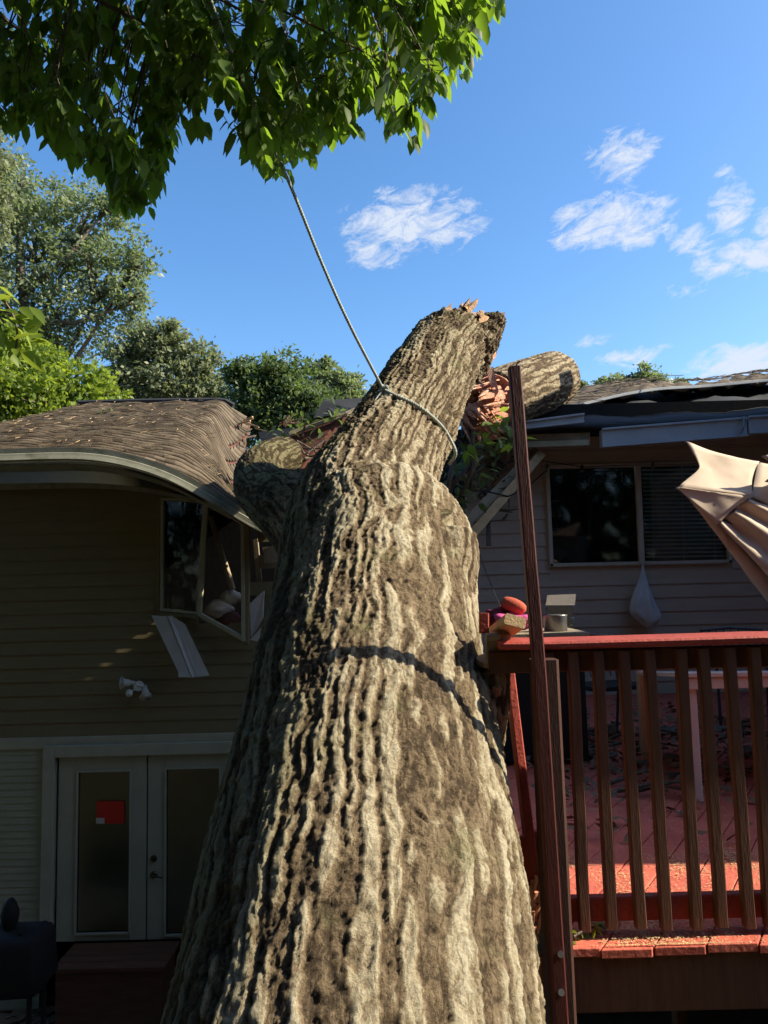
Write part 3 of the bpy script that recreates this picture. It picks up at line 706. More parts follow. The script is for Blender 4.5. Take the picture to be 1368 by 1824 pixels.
mb = MB().slab([at(172,1467,dY-.02), at(221,1467,dY-.02), at(221,1427,dY-.02), at(172,1427,dY-.02)], .002)
tag(obj('red_notice', mb, m_paper_r), 'bright red paper notice taped to the left door glass', 'notice')
mb = MB().slab([at(171,1467,dY-.024), at(186,1467,dY-.024), at(186,1457,dY-.024), at(171,1457,dY-.024)], .002)
tag(obj('white_tag', mb, m_paper_w), 'small white card over the corner of the red notice', 'card')

st = thing('wooden_step', (at(190,1700,7.8)[0], 7.8, .035), 'brown wooden box step below the white doors', 'step')
s0, s1 = at(98,1700,7.8)[0], at(298,1700,7.8)[0]
mb = MB()
for k in range(4): mb.box((s0, 7.72+k*.14, dbot-.05), (s1, 7.72+k*.14+.132, dbot-.012))
obj('tread', mb, m_step, st, bevel=.004)
mb = MB().box((s0+.03, 7.75, .04), (s1-.03, 7.785, dbot-.052)); mb.box((s0+.03, 7.786, .04), (s0+.07, 8.2, dbot-.052)); mb.box((s1-.07, 7.786, .04), (s1-.03, 8.2, dbot-.052)); obj('riser', mb, m_step, st, bevel=.003)
# covered grill on the far left
gx = at(30, 1700, 7.0)[0]
gr = thing('covered_grill', (gx, 7.05, .035), 'black covered grill at the lower left edge beside the doors', 'grill')
mb = MB(); zt1, zt2 = at(30,1662,7)[2], at(30,1760,7)[2]; gl = []
for (k, z, sx, sy) in ((0, zt2, .30, .24), (1, zt2+.06, .33, .26), (2, (zt1+zt2)/2, .315, .25), (3, zt1-.05, .305, .24), (4, zt1-.008, .28, .21), (5, zt1, .20, .15)):
    for j in range(32):
        g_ = 2*math.pi*j/32; cx_, sy_ = math.cos(g_), math.sin(g_); e_ = .35
        gl.append((gx-.06+math.copysign(abs(cx_)**e_, cx_)*sx*(1+.02*math.sin(j*3.1+k)), 7.05+math.copysign(abs(sy_)**e_, sy_)*sy, z+.006*math.sin(j*2.3)))
mb.add(gl, [(k*32+j, k*32+(j+1)%32, (k+1)*32+(j+1)%32, (k+1)*32+j) for k in range(5) for j in range(32)]+[tuple(range(31, -1, -1)), tuple(range(160, 192))])
obj('lid', mb, m_black, gr, smooth=True)
mb = MB(); blob(mb, (at(8,1640,7)[0], 7.1, at(8,1640,7)[2]), .075, .08, .15, 4, 12, .1); obj('chimney_cap', mb, m_black, gr, smooth=True)
mb = MB().tube([(at(36,1660,6.95)[0], 6.95, zt1-.02), (at(36,1660,6.95)[0], 6.95, zt1+.03)], .018, 10); obj('knob', mb, m_black, gr)
for sx in (-.3, .16):
    for sy in (-.14, .14): obj('leg', MB().beam((gx+sx, 7.05+sy, .04), (gx+sx, 7.05+sy, zt2+.1), .035, .035, up=(0,1,0)), m_black, gr)
for i, (q, lab) in enumerate((([(130,1816),(205,1797),(262,1812),(240,1850),(120,1850)], 'flat pale board scrap lying below the wooden step'), ([(250,1822),(264,1806),(282,1818),(285,1850),(255,1850)], 'small folded pale board scrap next to the trunk foot'))):
    mb = MB().slab([atz(x, y, .12+.04*(j % 2)) for j, (x, y) in enumerate(q)], .02, nrm=(0,0,1)); tag(obj('board_scrap', mb, m_white), lab, 'board', 'pale scraps on the patio')
mb = MB()
for k in range(60):
    p = atz(random.uniform(0, 110), random.uniform(1755, 1830), .04); a = random.uniform(0, 6.28); s = random.uniform(.04, .12)
    mb.slab([p+np.array([math.cos(a+t)*s, math.sin(a+t)*s, .02+.03*random.random()]) for t in (0, 1.9, 3.6, 5)], .008)
tag(obj('patio_litter', mb, m_litter), 'leaf and bark litter on the patio under the grill', 'litter', kind='stuff')

# ------------------------------------------------------------------ the deck and its railing
RY = 2.70
DZ = at(1200, 1686, 2.585)[2]
deck = thing('wooden_deck', (1.5, RY, 0), 'raised red wooden deck and railing broken off at the trunk', 'deck')
# boards run at a slant, cut off at the front edge
mb = MB(); dirv = np.array([math.sin(R(33)), math.cos(R(33))]); perp = np.array([dirv[1], -dirv[0]])
def clipline(poly, nx, ny, c):
    out = []
    for i in range(len(poly)):
        a, b = poly[i], poly[(i+1) % len(poly)]; da = a[0]*nx+a[1]*ny-c; db = b[0]*nx+b[1]*ny-c
        if da >= 0: out.append(a)
        if da*db < 0: t = da/(da-db); out.append((a[0]+(b[0]-a[0])*t, a[1]+(b[1]-a[1])*t))
    return out
k = -40
while k < 60:
    o0 = k*.143; o1 = o0+.137
    base = np.array([.5, 2.585])
    P = [tuple(base+perp*o0-dirv*9), tuple(base+perp*o1-dirv*9), tuple(base+perp*o1+dirv*12), tuple(base+perp*o0+dirv*12)]
    fy = 2.585+random.uniform(-.008, .006)
    P = clipline(P, 0, 1, fy); P = clipline(P, 0, -1, -8.22) if P else P
    P = clipline(P, 1, 0, .56+.05*math.sin(k*2.1)) if P else P; P = clipline(P, -1, 0, -4.7) if P else P
    if len(P) >= 3:
        dz = random.uniform(-.003, .003)
        mb.slab([(x, y, DZ+dz) for x, y in P][::-1] if False else [(x, y, DZ+dz) for x, y in P], .028, nrm=(0,0,1))
    k += 1
obj('deck_boards', mb, m_deck, deck, bevel=.003)
rz_top, rz_bot = DZ-.03, at(1200, 1803, 2.60)[2]
mb = MB().box((at(962,1750,2.62)[0], 2.605, rz_bot), (4.7, 2.645, rz_top)); o = obj('rim_board', mb, m_brown, deck, bevel=.003)
for k in range(9):
    mb = MB().box((.62+k*.5, 2.65, rz_bot+.01), (.66+k*.5, 8.2, rz_top)); obj('joist', mb, m_brown, deck)
# rails
zc = at(1100,1134,RY)[2]
xr = at(884,1136,RY)[0]
mb = MB(); L = 24
mb.beam((xr, RY, zc-.016), (4.7, RY, zc-.016), .15, .026, up=(0,-.05,1), seg=L, jig=.0012, ch=.25); o = obj('cap_rail', mb, m_red, deck); 
rt0, rt1 = at(1100,1194,RY)[2], zc-.040
mb = MB().beam((xr-.03, RY+.0, (rt0+rt1)/2), (4.7, RY+.0, (rt0+rt1)/2), .038, rt1-rt0); obj('top_rail', mb, m_brown, deck)
b1, b0 = at(1100,1594,RY)[2], at(1100,1637,RY)[2]
mb = MB().beam((at(955,1615,RY)[0], RY, (b0+b1)/2), (4.7, RY, (b0+b1)/2), .038, b1-b0); obj('bottom_rail', mb, m_red, deck)
bx = [983, 1030, 1076, 1125, 1171, 1226, 1268, 1316, 1357]
Xs = [at(x, 1400, RY-.04)[0] for x in bx]
while Xs[-1] < 4.4: Xs.append(Xs[-1]+.093+random.uniform(-.004, .004))
for X in Xs:
    t = random.uniform(-.007, .007)
    mb = MB().beam((X+t, RY-.039, b0-.012+random.uniform(-.008,.004)), (X-t, RY-.039, rt1-.004), .037, .036, up=(0,1,0), seg=5, jig=.0008); obj('baluster', mb, m_brown, deck)
# posts: newel with the tall thin upright fixed to it
px = at(985,1600,2.58)[0]
mb = MB().beam((at(1003,1824,2.555)[0]+.004, 2.555, .0), (at(963,1180,2.58)[0]+.010, 2.58, zc-.06), .086, .089, up=(0,1,0)); obj('post', mb, mat('dark_brown_post', (.065,.024,.016), (.04,.017,.012), .75, 9, .3, 60, stretch=(4,4,.6)), deck)
mb = MB(); mb.beam(at(1004,1900,2.455), at(960,1200,2.465), .042, .045, up=(0,1,0), seg=4); mb.beam(at(960,1200,2.465), at(916,655,2.48), .039, .045, up=(0,1,0), seg=6, jig=.001); o = obj('tall_upright', mb, m_redpost, deck); o['label'] = 'tall thin dark red upright rising above the railing'
mb = MB().tube([at(919,655,2.49), at(921,648,2.49), at(926,643,2.49)], .0035, 5); obj('bent_nail', mb, m_steel, deck)
mb = MB()
for (x, y) in ((1000,1768),(999,1700)): obj('bolt', MB().tube([at(x,y,2.44), at(x,y,2.425)], .010, 10), m_steel, deck)
pass
# far posts under the deck
for (X, Y) in ((1.9,5.4),(4.5,2.7),(4.5,5.4)): obj('post', MB().beam((X, Y, 0), (X, Y, rz_bot+.05), .089, .089, up=(0,1,0)), m_brown, deck)
# split end pieces by the trunk
mb = MB(); mb.beam(at(906,1190,2.95), at(950,1560,2.72), .030, .09, up=(0,1,0), seg=3); 
tag(obj('split_rail', mb, m_red), 'narrow red split board leaning along the right side of the trunk', 'board')
mb = MB(); mb.beam(at(928,1490,2.75), at(962,1580,2.72), .05, .13, up=(1,0,0)); mb.beam(at(935,1580,2.7), at(985,1583,2.7), .03, .03)
tag(obj('split_board', mb, m_red), 'wide red broken board end wedged between trunk and post', 'board')
mb = MB(); mb.beam(at(862,1128,2.78), at(862,1092,2.78), .034, .034, up=(0,1,0))
tag(obj('red_stub', mb, m_red), 'short red rail stub standing up against the trunk', 'board')
mb = MB(); mb.beam(at(884,1131,2.9), at(918,1106,2.62), .075, .038, up=(.3,0,1))
tag(obj('snapped_lumber', mb, m_rawwood), 'snapped raw lumber end poking over the cap rail', 'lumber')
mb = MB(); mb.beam(at(866,1150,2.72), at(908,1150,2.72), .04, .085); mb.beam(at(870,1134,2.73), at(892,1134,2.72), .1, .02)
tag(obj('rail_stump', mb, m_oldwood), 'torn brown rail end between trunk and dark red upright', 'lumber')
mb = MB()
for k in range(16):
    p = at(948+random.uniform(-2, 10), 1605+random.uniform(0, 75), 2.66); mb.beam(p, p+np.array([random.uniform(-.02,.03), random.uniform(-.03,.03), random.uniform(.03,.09)]), random.uniform(.008,.02), .008)
tag(obj('wood_splinters', mb, m_wood), 'orange splinters of the broken deck corner beside the trunk', 'splinters')

# sawdust and litter on the deck
def scatter(name, n, fn, smin, smax, m, label, cat, th=.35, thick=0.002):
    V = []; Fq = []
    for i in range(n):
        p = np.array(fn()); a = random.uniform(0, 6.28); s = random.uniform(smin, smax); w_ = s*random.uniform(.2, .7)
        d = np.array([math.cos(a), math.sin(a), random.uniform(-th, th)*.5]); e = np.array([-math.sin(a), math.cos(a), random.uniform(-th, th)])
        p = p+np.array([0,0,random.uniform(.001, s*.3)])
        k = len(V); V += [p-d*s-e*w_*.3, p-e*w_, p+d*s, p+e*w_]; Fq.append((k, k+1, k+2, k+3))
    me = npmesh(name, np.array(V), np.array(Fq)); me.materials.append(m); c = np.array(V).mean(0)
    return tag(link(name, me, None, c), label, cat, kind='stuff')
piles = [np.array([random.uniform(.7, 2.0), random.uniform(2.6, 3.4)]) for _ in range(26)]
def dust():
    if random.random() < .75:
        c = random.choice(piles); x, y = c+np.random.normal(size=2)*np.array([.05,.09])
    else: x, y = random.uniform(.62, 2.4), random.uniform(2.6, 5.5)
    y = max(2.595, y); return (max(x, .6), y, DZ+.003)
np.random.seed(5)
scatter('sawdust', 13000, dust, .0016, .006, m_sawdust, 'pale yellow sawdust scattered over the red deck boards', 'sawdust')
scatter('dead_leaves', 1500, lambda: (random.uniform(.8, 2.9), random.triangular(3.3, 7.6, 5.4), DZ+.004+random.random()*.05), .012, .05, m_litter, 'dead leaves and bark crumbs over the shaded back of the deck', 'leaf litter', th=1.0)
mb = MB()
for k in range(34):
    x, y = random.uniform(1.0, 3.0), random.uniform(4.3, 6.4); a = random.uniform(-.5, .5); L = random.uniform(.15, .6)
    p = np.array([x, y, DZ+.02]); mb.tube([p, p+np.array([L*.5*math.cos(a), L*.5*math.sin(a), .05]), p+np.array([L*math.cos(a), L*math.sin(a), .02])], [.014,.010,.005], 5)
for k in range(16):
    x, y = random.uniform(1.1, 2.8), random.uniform(4.6, 6.0); s = random.uniform(.06, .14); p = np.array([x, y, DZ+.03])
    mb.slab([p+np.array([math.cos(t+k)*s, math.sin(t+k)*s*.7, random.uniform(0, .06)]) for t in (0,1.3,2.4,3.7,5.1)], .012)
tag(obj('broken_branches', mb, m_treebark), 'broken sticks and bark slabs heaped on the shaded deck', 'branches', kind='stuff')

# ---- furniture on the deck
tb = thing('patio_table', (at(1240,1440,4.2)[0], 4.2, DZ), 'cream painted patio table standing behind the balusters', 'table')
lx = at(1238,1440,4.2)[0]; tz = at(1238,1200,4.2)[2]
mb = MB().slab([at(1132,1197,5.0), at(1172,1197,4.75), at(1222,1199,4.15), at(1700,1192,4.15), at(1700,1192,5.4), at(1150,1196,5.4)], .025, nrm=(0,0,1)); obj('table_top', mb, m_tabwhite, tb, bevel=.004)
mb = MB().beam((lx-.03, 4.18, tz-.05), (4.0, 4.18, tz-.05), .03, .06); obj('apron', mb, m_tabwhite, tb)
for (X, Y) in ((lx, 4.22), (lx+.1, 5.2), (lx+1.7, 4.22), (lx+1.7, 5.2)): obj('leg', MB().beam((X, Y, DZ), (X, Y, tz-.02), .095, .06, up=(0,1,0)), m_tabwhite, tb, bevel=.004)
def chair(x, Y, lab, rz=0):
    c = atz(x, 1400, DZ); base = np.array([at(x,1300,Y)[0], Y, DZ]); t = thing('patio_chair', base, lab, 'chair', 'metal chairs on the deck')
    def P(a, b, c_): ca, sa = math.cos(rz), math.sin(rz); return base+np.array([a*ca-b*sa, a*sa+b*ca, c_])
    for sx in (-.24, .24):
        obj('leg', MB().tube([P(sx,-.22,0), P(sx,-.22,.62), P(sx,.05,.64)], .012, 8), m_chair, t); obj('leg', MB().tube([P(sx,.26,0), P(sx,.2,.4), P(sx,.30,.76)], .012, 8), m_chair, t)
    mb = MB().slab([P(-.24,-.24,.42), P(.24,-.24,.42), P(.24,.2,.41), P(-.24,.2,.41)], .03); obj('seat', mb, m_black, t)
    mb = MB().tube([P(-.24,.29,.75), P(0,.31,.77), P(.24,.29,.75)], .012, 8)
    for q in range(-3, 4): mb.tube([P(q*.06,.21,.44), P(q*.06,.30,.76)], .006, 5)
    obj('backrest', mb, m_chair, t)
chair(1085, 5.9, 'dark metal chair seen left of the cream table leg', .3)
chair(1330, 6.3, 'dark metal chair seen right of the cream table leg', -.2)

# counter with pots and cloths by the house corner
ct = thing('side_counter', (1.3, 5.4, DZ), 'dark side counter holding cloths and a pot behind the railing', 'counter')
cz = at(950,1126,5.2)[2]; c0, c1 = at(872,1130,5.2)[0], at(1040,1130,5.2)[0]
obj('counter_top', MB().box((c0, 5.05, cz-.04), (c1, 5.7, cz)), m_oldwood, ct, bevel=.005)
obj('cabinet', MB().box((c0+.03, 5.1, DZ+.02), (c1-.03, 5.66, cz-.042)), m_black, ct, bevel=.01)
mb = MB(); blob(mb, (at(915,1078,5.3)[0], 5.3, at(915,1078,5.3)[2]), .11, .08, .060, 11); a = at(892,1070,5.3); b = at(938,1088,5.25)
mb = MB().tube([a, a*.7+b*.3, a*.3+b*.7, b], [.035,.055,.055,.03], 14)
tag(obj('rolled_towel', mb, m_orange, smooth=True, sub=1), 'rolled orange red towel on the side counter', 'towel')
mb = MB(); blob(mb, at(915,1106,5.25), .12, .10, .05, 6, wob=.5)
tag(obj('pink_cloth', mb, m_pink, smooth=True), 'bunched bright pink cloth under the orange towel', 'cloth')
mb = MB(); blob(mb, at(893,1100,5.35), .10, .10, .075, 8, wob=.5)
tag(obj('maroon_cloth', mb, mat('maroon', (.25,.03,.05), (.18,.02,.04), .85, 9, .3), smooth=True), 'bunched maroon cloth behind the pink one', 'cloth')
pt = thing('cooking_pot', at(990,1126,5.25), 'dull steel pot beside the dark red upright', 'pot')
c = at(990,1126,5.25); mb = MB().tube([c, c+[0,0,.01], c+[0,0,.11], c+[0,0,.118], c+[0,0,.112], c+[0,0,.015]], [.06,.078,.082,.086,.078,.07], 24); obj('pot_body', mb, m_steel, pt, smooth=True)
obj('handle', MB().tube([c+[.08,0,.09], c+[.12,-.01,.095], c+[.12,-.01,.05], c+[.078,0,.045]], .007, 8), m_steel, pt, smooth=True)
mb = MB().slab([at(972,1078,5.6), at(1024,1078,5.6), at(1026,1058,5.61), at(975,1060,5.61)], .006)
tag(obj('paper_sheet', mb, m_paper_w), 'pale paper card propped behind the steel pot', 'paper')
mb = MB().slab([at(976,1126,5.65), at(1022,1126,5.65), at(1020,1080,5.7), at(974,1080,5.7)], .02); 
tag(obj('storage_crate', mb, m_black), 'small dark crate supporting the pale paper card', 'crate')

# diagonal boards against the right corner
mb = MB(); mb.beam(at(830,932,7.4), at(957,802,7.9), .10, .03, up=(0,1,0))
tag(obj('fallen_board', mb, m_oldwood), 'grey inner board leaning across the right house corner', 'board', 'boards leaning on the right corner')
mb = MB(); mb.beam(at(842,951,7.28), at(966,806,7.8), .09, .03, up=(0,1,0))
tag(obj('fallen_board', mb, m_rawwood), 'pale outer board leaning in front of the right corner', 'board', 'boards leaning on the right corner')
mb = MB(); mb.tube([at(838,872,7.3), at(870,876,7.4), at(905,884,7.5), at(935,872,7.6), at(965,845,8.0), at(975,838,8.2)], .008, 6); 
tag(obj('loose_cable', mb, m_wire), 'black cable drooping past the leaning boards', 'cable')
mb = MB(); mb.tube([at(846,965,7.3), at(862,1010,6.5), at(882,1060,5.9), at(905,1110,5.4)], .005, 5)
tag(obj('thin_cord', mb, m_wire), 'thin dark cord slanting down to the counter cloths', 'cord')
# string light bulbs
for i, (x, y, lab) in enumerate(((1037,840,'clear string bulb at the left pane of the right window'), (1163,835,'clear string bulb at the right pane of the right window'))):
    t = thing('string_bulb', at(x,y,8.1), lab, 'light bulb', 'bulbs over the right window')
    p = at(x, y, 8.1); obj('socket', MB().tube([p+[0,0,.07], p+[0,0,.02]], .014, 10), m_wire, t, smooth=True)
    obj('bulb', MB().tube([p+[0,0,.02], p, p+[0,0,-.025], p+[0,0,-.045]], [.012,.024,.024,.008], 12), m_glass, t, smooth=True)
mb = MB().tube([at(905,812,8.0), at(975,822,8.12), at(1037,832,8.1), at(1100,829,8.1), at(1163,828,8.1), at(1250,826,8.05), at(1330,820,7.9)], .005, 5)
tag(obj('string_light_cable', mb, m_wire), 'thin black string light cable above the right window', 'cable')

# hanging bag
def sheet_from_outline(rowsL, Y, n=16, depth=.09, seed=0, fold=6, famp=.016):
    """closed bag: rows = (x_left, x_right, y)"""
    vs = []; fs = []
    for r_, (xa, xb, y) in enumerate(rowsL):
        a, b = at(xa, y, Y), at(xb, y, Y); c = (a+b)/2; hw = np.linalg.norm(b-a)/2; t = r_/(len(rowsL)-1)
        for j in range(n):
            g_ = 2*math.pi*j/n; k = 1+.30*math.sin(fold*g_+seed+t*5)*(.5+.5*(1-t)); vs.append(c+np.array([math.cos(g_)*hw*(1+.10*math.sin(7*g_+t*9)), math.sin(g_)*min(depth, hw*.8)*k, famp*math.sin(3*g_+r_)]))
    for r_ in range(len(rowsL)-1):
        for j in range(n): fs.append((r_*n+j, r_*n+(j+1)%n, (r_+1)*n+(j+1)%n, (r_+1)*n+j))
    fs.append(tuple((len(rowsL)-1)*n+j for j in range(n))); return vs, fs
vs, fs = sheet_from_outline([(1143,1147,1006),(1143,1146,1014),(1140,1150,1022),(1136,1153,1038),(1131,1158,1052),(1126,1163,1066),(1123,1169,1078),(1122,1176,1090),(1130,1179,1099),(1140,1176,1106),(1145,1166,1113),(1150,1160,1117)], 8.12, 28)
tag(obj('plastic_bag', MB().add(vs, fs), m_bag, smooth=True, sub=1), 'white plastic bag hanging from the sill of the right window', 'bag')

# umbrella: half folded canopy, ribs, pole
um = thing('patio_umbrella', (at(1480,1440,5.0)[0], 5.0, DZ), 'tan patio umbrella collapsed and tilted at the right edge', 'umbrella')
def quadsheet(name, A, B, C, D, n=14, sag=.05, nrm=(0,-1,0), m=m_canvas, parent=um, edge_in=(0,0,0,0), folds=0, famp=.02):
    """fabric between A-B (bottom) and D-C (top); edge_in pulls each edge inward (scallop)"""
    A, B, C, D = [np.array(p) for p in (A, B, C, D)]; cen = (A+B+C+D)/4; V = []; nr = np.array(nrm, float)
    for j in range(n+1):
        for i in range(n+1):
            u, v = i/n, j/n; p = (A*(1-u)+B*u)*(1-v)+(D*(1-u)+C*u)*v
            e = edge_in[0]*(1-v)**2*4*u*(1-u), edge_in[1]*u**2*4*v*(1-v), edge_in[2]*v**2*4*u*(1-u), edge_in[3]*(1-u)**2*4*v*(1-v)
            p = p+(cen-p)*sum(e)
            p = p+nr*(sag*math.sin(math.pi*u)*math.sin(math.pi*v)+famp*math.sin(folds*math.pi*u*2+v)*(.3+.7*v if folds else 0)); V.append(p)
    V = np.array(V); V = V+nr*(pn(V*5)*.014+pn(V*14+3)*.006)[:,None]
    Fq = np.array([(j*(n+1)+i, j*(n+1)+i+1, (j+1)*(n+1)+i+1, (j+1)*(n+1)+i) for j in range(n) for i in range(n)])
    me = npmesh(name, V, Fq, True); me.materials.append(m); o = link(name, me, parent); md = o.modifiers.new('t', 'SOLIDIFY'); md.thickness = .003; return o
A_, B_, C_, D_ = at(1223,786,4.75), at(1206,869,4.6), at(1353,822,5.0), at(1342,884,4.75)
quadsheet('canopy_panel', B_, D_, C_, A_, sag=-.03, edge_in=(.05,.12,.12,.45))
E_ = at(1280,934,4.72)
quadsheet('canopy_panel', E_, D_+[0,.004,0], B_+[.03,.0,-.002], B_, sag=.01, n=10, nrm=(0,1,0), edge_in=(.1,0,0,.0))
quadsheet('canopy_panel', at(1460,1190,5.05), at(1560,1050,5.1), at(1343,880,4.86), at(1207,871,4.74), sag=.03, n=24, folds=2.0, famp=.045, edge_in=(0,0,.10,0))
quadsheet('canopy_panel', at(1440,1100,4.9), at(1540,980,5.0), D_+[.0,.03,0], E_+[0,.02,0], sag=.04, n=24, folds=2.5, famp=.035)
quadsheet('canopy_panel', D_+[0,.02,0], at(1500,960,5.1), at(1480,850,5.2), C_+[0,.02,0], sag=-.05, n=12, nrm=(0,1,0))
quadsheet('canopy_panel', at(1362,858,4.7), at(1500,900,4.9), at(1500,770,4.9), at(1357,812,4.7), sag=.02, n=12, edge_in=(.1,.1,.1,.35))
for a, b in ((A_, at(1480,1000,5.15)), (B_, at(1490,1060,5.1)), (C_, at(1500,990,5.2))): obj('rib', MB().tube([a+[0,.02,0], (a+b)/2+[0,.03,.02], b], .007, 6), m_chair, um)
obj('pole', MB().tube([at(1500,1440,5.0), at(1480,700,5.2)], .02, 10), m_chair, um)

# ------------------------------------------------------------------ the fallen tree
Y0t, mt = 3.5, .80
def axisY(y):
    d = ray(684, y); t = d[2]/d[1]; return mt*Y0t/(mt-t)
def catmull(P, n):
    P = np.array(P, float); out = []; m = len(P)
    for i in range(m-1):
        p0, p1, p2, p3 = P[max(i-1,0)], P[i], P[i+1], P[min(i+2,m-1)]
        for k in range(n):
            t = k/n; out.append(.5*((2*p1)+(-p0+p2)*t+(2*p0-5*p1+4*p2-p3)*t*t+(-p0+3*p1-3*p2+p3)*t**3))
    out.append(P[-1]); return np.array(out)
low = [(1824,293,976),(1700,322,960),(1560,360,938),(1440,390,918),(1330,418,897),(1220,446,872),(1120,474,856),(1030,494,850),(990,500,848)]
st_ = []
for (y, l, r) in low:
    Y = axisY(y); c = at((l+r)/2, y, Y); dep = np.dot(c-CAM, Fw); st_.append((*c, (r-l)/2/F_PX*dep*.975))
# down to the ground behind the photographer
a, b = np.array(st_[0]), np.array(st_[2]); d = (a-b)/np.linalg.norm((a-b)[:3]); ext = []
for k, L in enumerate((4.6, 3.4, 2.2, 1.1)):
    p = a[:3]+d[:3]*L; ext.append((*p, a[3]+.05*L*.6))
ext = [e for e in ext if e[2] > -.5]
lowP = ext+st_
tip = np.array(st_[-1]); dirn = (np.array(st_[-1])-np.array(st_[-3]))[:3]; dirn /= np.linalg.norm(dirn)
lowP += [(*(tip[:3]+dirn*.02+np.array([-.01,0,-.01])), tip[3]*.93), (*(tip[:3]+dirn*.07+np.array([-.02,0,-.03])), tip[3]*.80), (*(tip[:3]+dirn*.16+np.array([-.03,0,-.06])), tip[3]*.62)]
up = [(1040,652,158),(975,646,150),(925,645,136),(885,655,121),(850,672,108),(800,700,97),(740,732,88),(690,756,80),(650,778,74),(624,796,70),(608,806,60)]
upP = []
for (y, x, hw) in up:
    Y = axisY(y); c = at(x, y, Y); dep = np.dot(c-CAM, Fw); upP.append((*c, hw/F_PX*dep*.97))
limb = [(620,965,4.0,115),(562,925,4.45,88),(505,897,5.3,60),(468,872,6.2,48),(462,840,7.0,42),(482,822,7.5,38),(505,812,8.0,36)]
lbP = [(*at(x, y, Y), hw/F_PX*Y) for (x, y, Y, hw) in limb]
stub = [(838,1370,2.86,46),(858,1285,2.82,44),(874,1220,2.78,34),(876,1184,2.76,30)]
sbP = [(*at(x, y, Y), hw/F_PX*Y) for (x, y, Y, hw) in stub]
shoulder = [(770,1090,3.25,64),(796,1020,3.32,56),(803,975,3.38,50),(804,950,3.40,45)]
shP = [(*at(x, y, Y), hw/F_PX*Y) for (x, y, Y, hw) in shoulder]
def px_branch(L, Y): return [(*at(x, y, Y), hw/F_PX*Y) for (x, y, hw) in L]
h1P = px_branch([(806,650,52),(850,606,42),(877,580,25),(894,562,10)], 6.0); h2P = px_branch([(798,650,60),(806,610,46),(814,582,28),(819,560,15)], 5.95)
h3P = px_branch([(780,650,50),(772,605,26),(765,586,11)], 5.8); h4P = px_branch([(815,640,48),(836,600,34),(842,574,18)], 6.1)
branches = [catmull(P, 8) for P in (lowP, upP, lbP, sbP, shP, h1P, h2P, h3P, h4P)]
def remeshed(mb, vox, it=10):
    me = bpy.data.meshes.new('tmp'); me.from_pydata(mb.v, [], mb.f); me.update(); o = bpy.data.objects.new('tmp', me); col.objects.link(o)
    m = o.modifiers.new('r', 'REMESH'); m.mode = 'VOXEL'; m.voxel_size = vox; m.adaptivity = 0
    s = o.modifiers.new('s', 'SMOOTH'); s.iterations = it; s.factor = .6
    dg = bpy.context.evaluated_depsgraph_get(); ev = o.evaluated_get(dg); em = bpy.data.meshes.new_from_object(ev)
    bpy.data.objects.remove(o); bpy.data.meshes.remove(me); return em
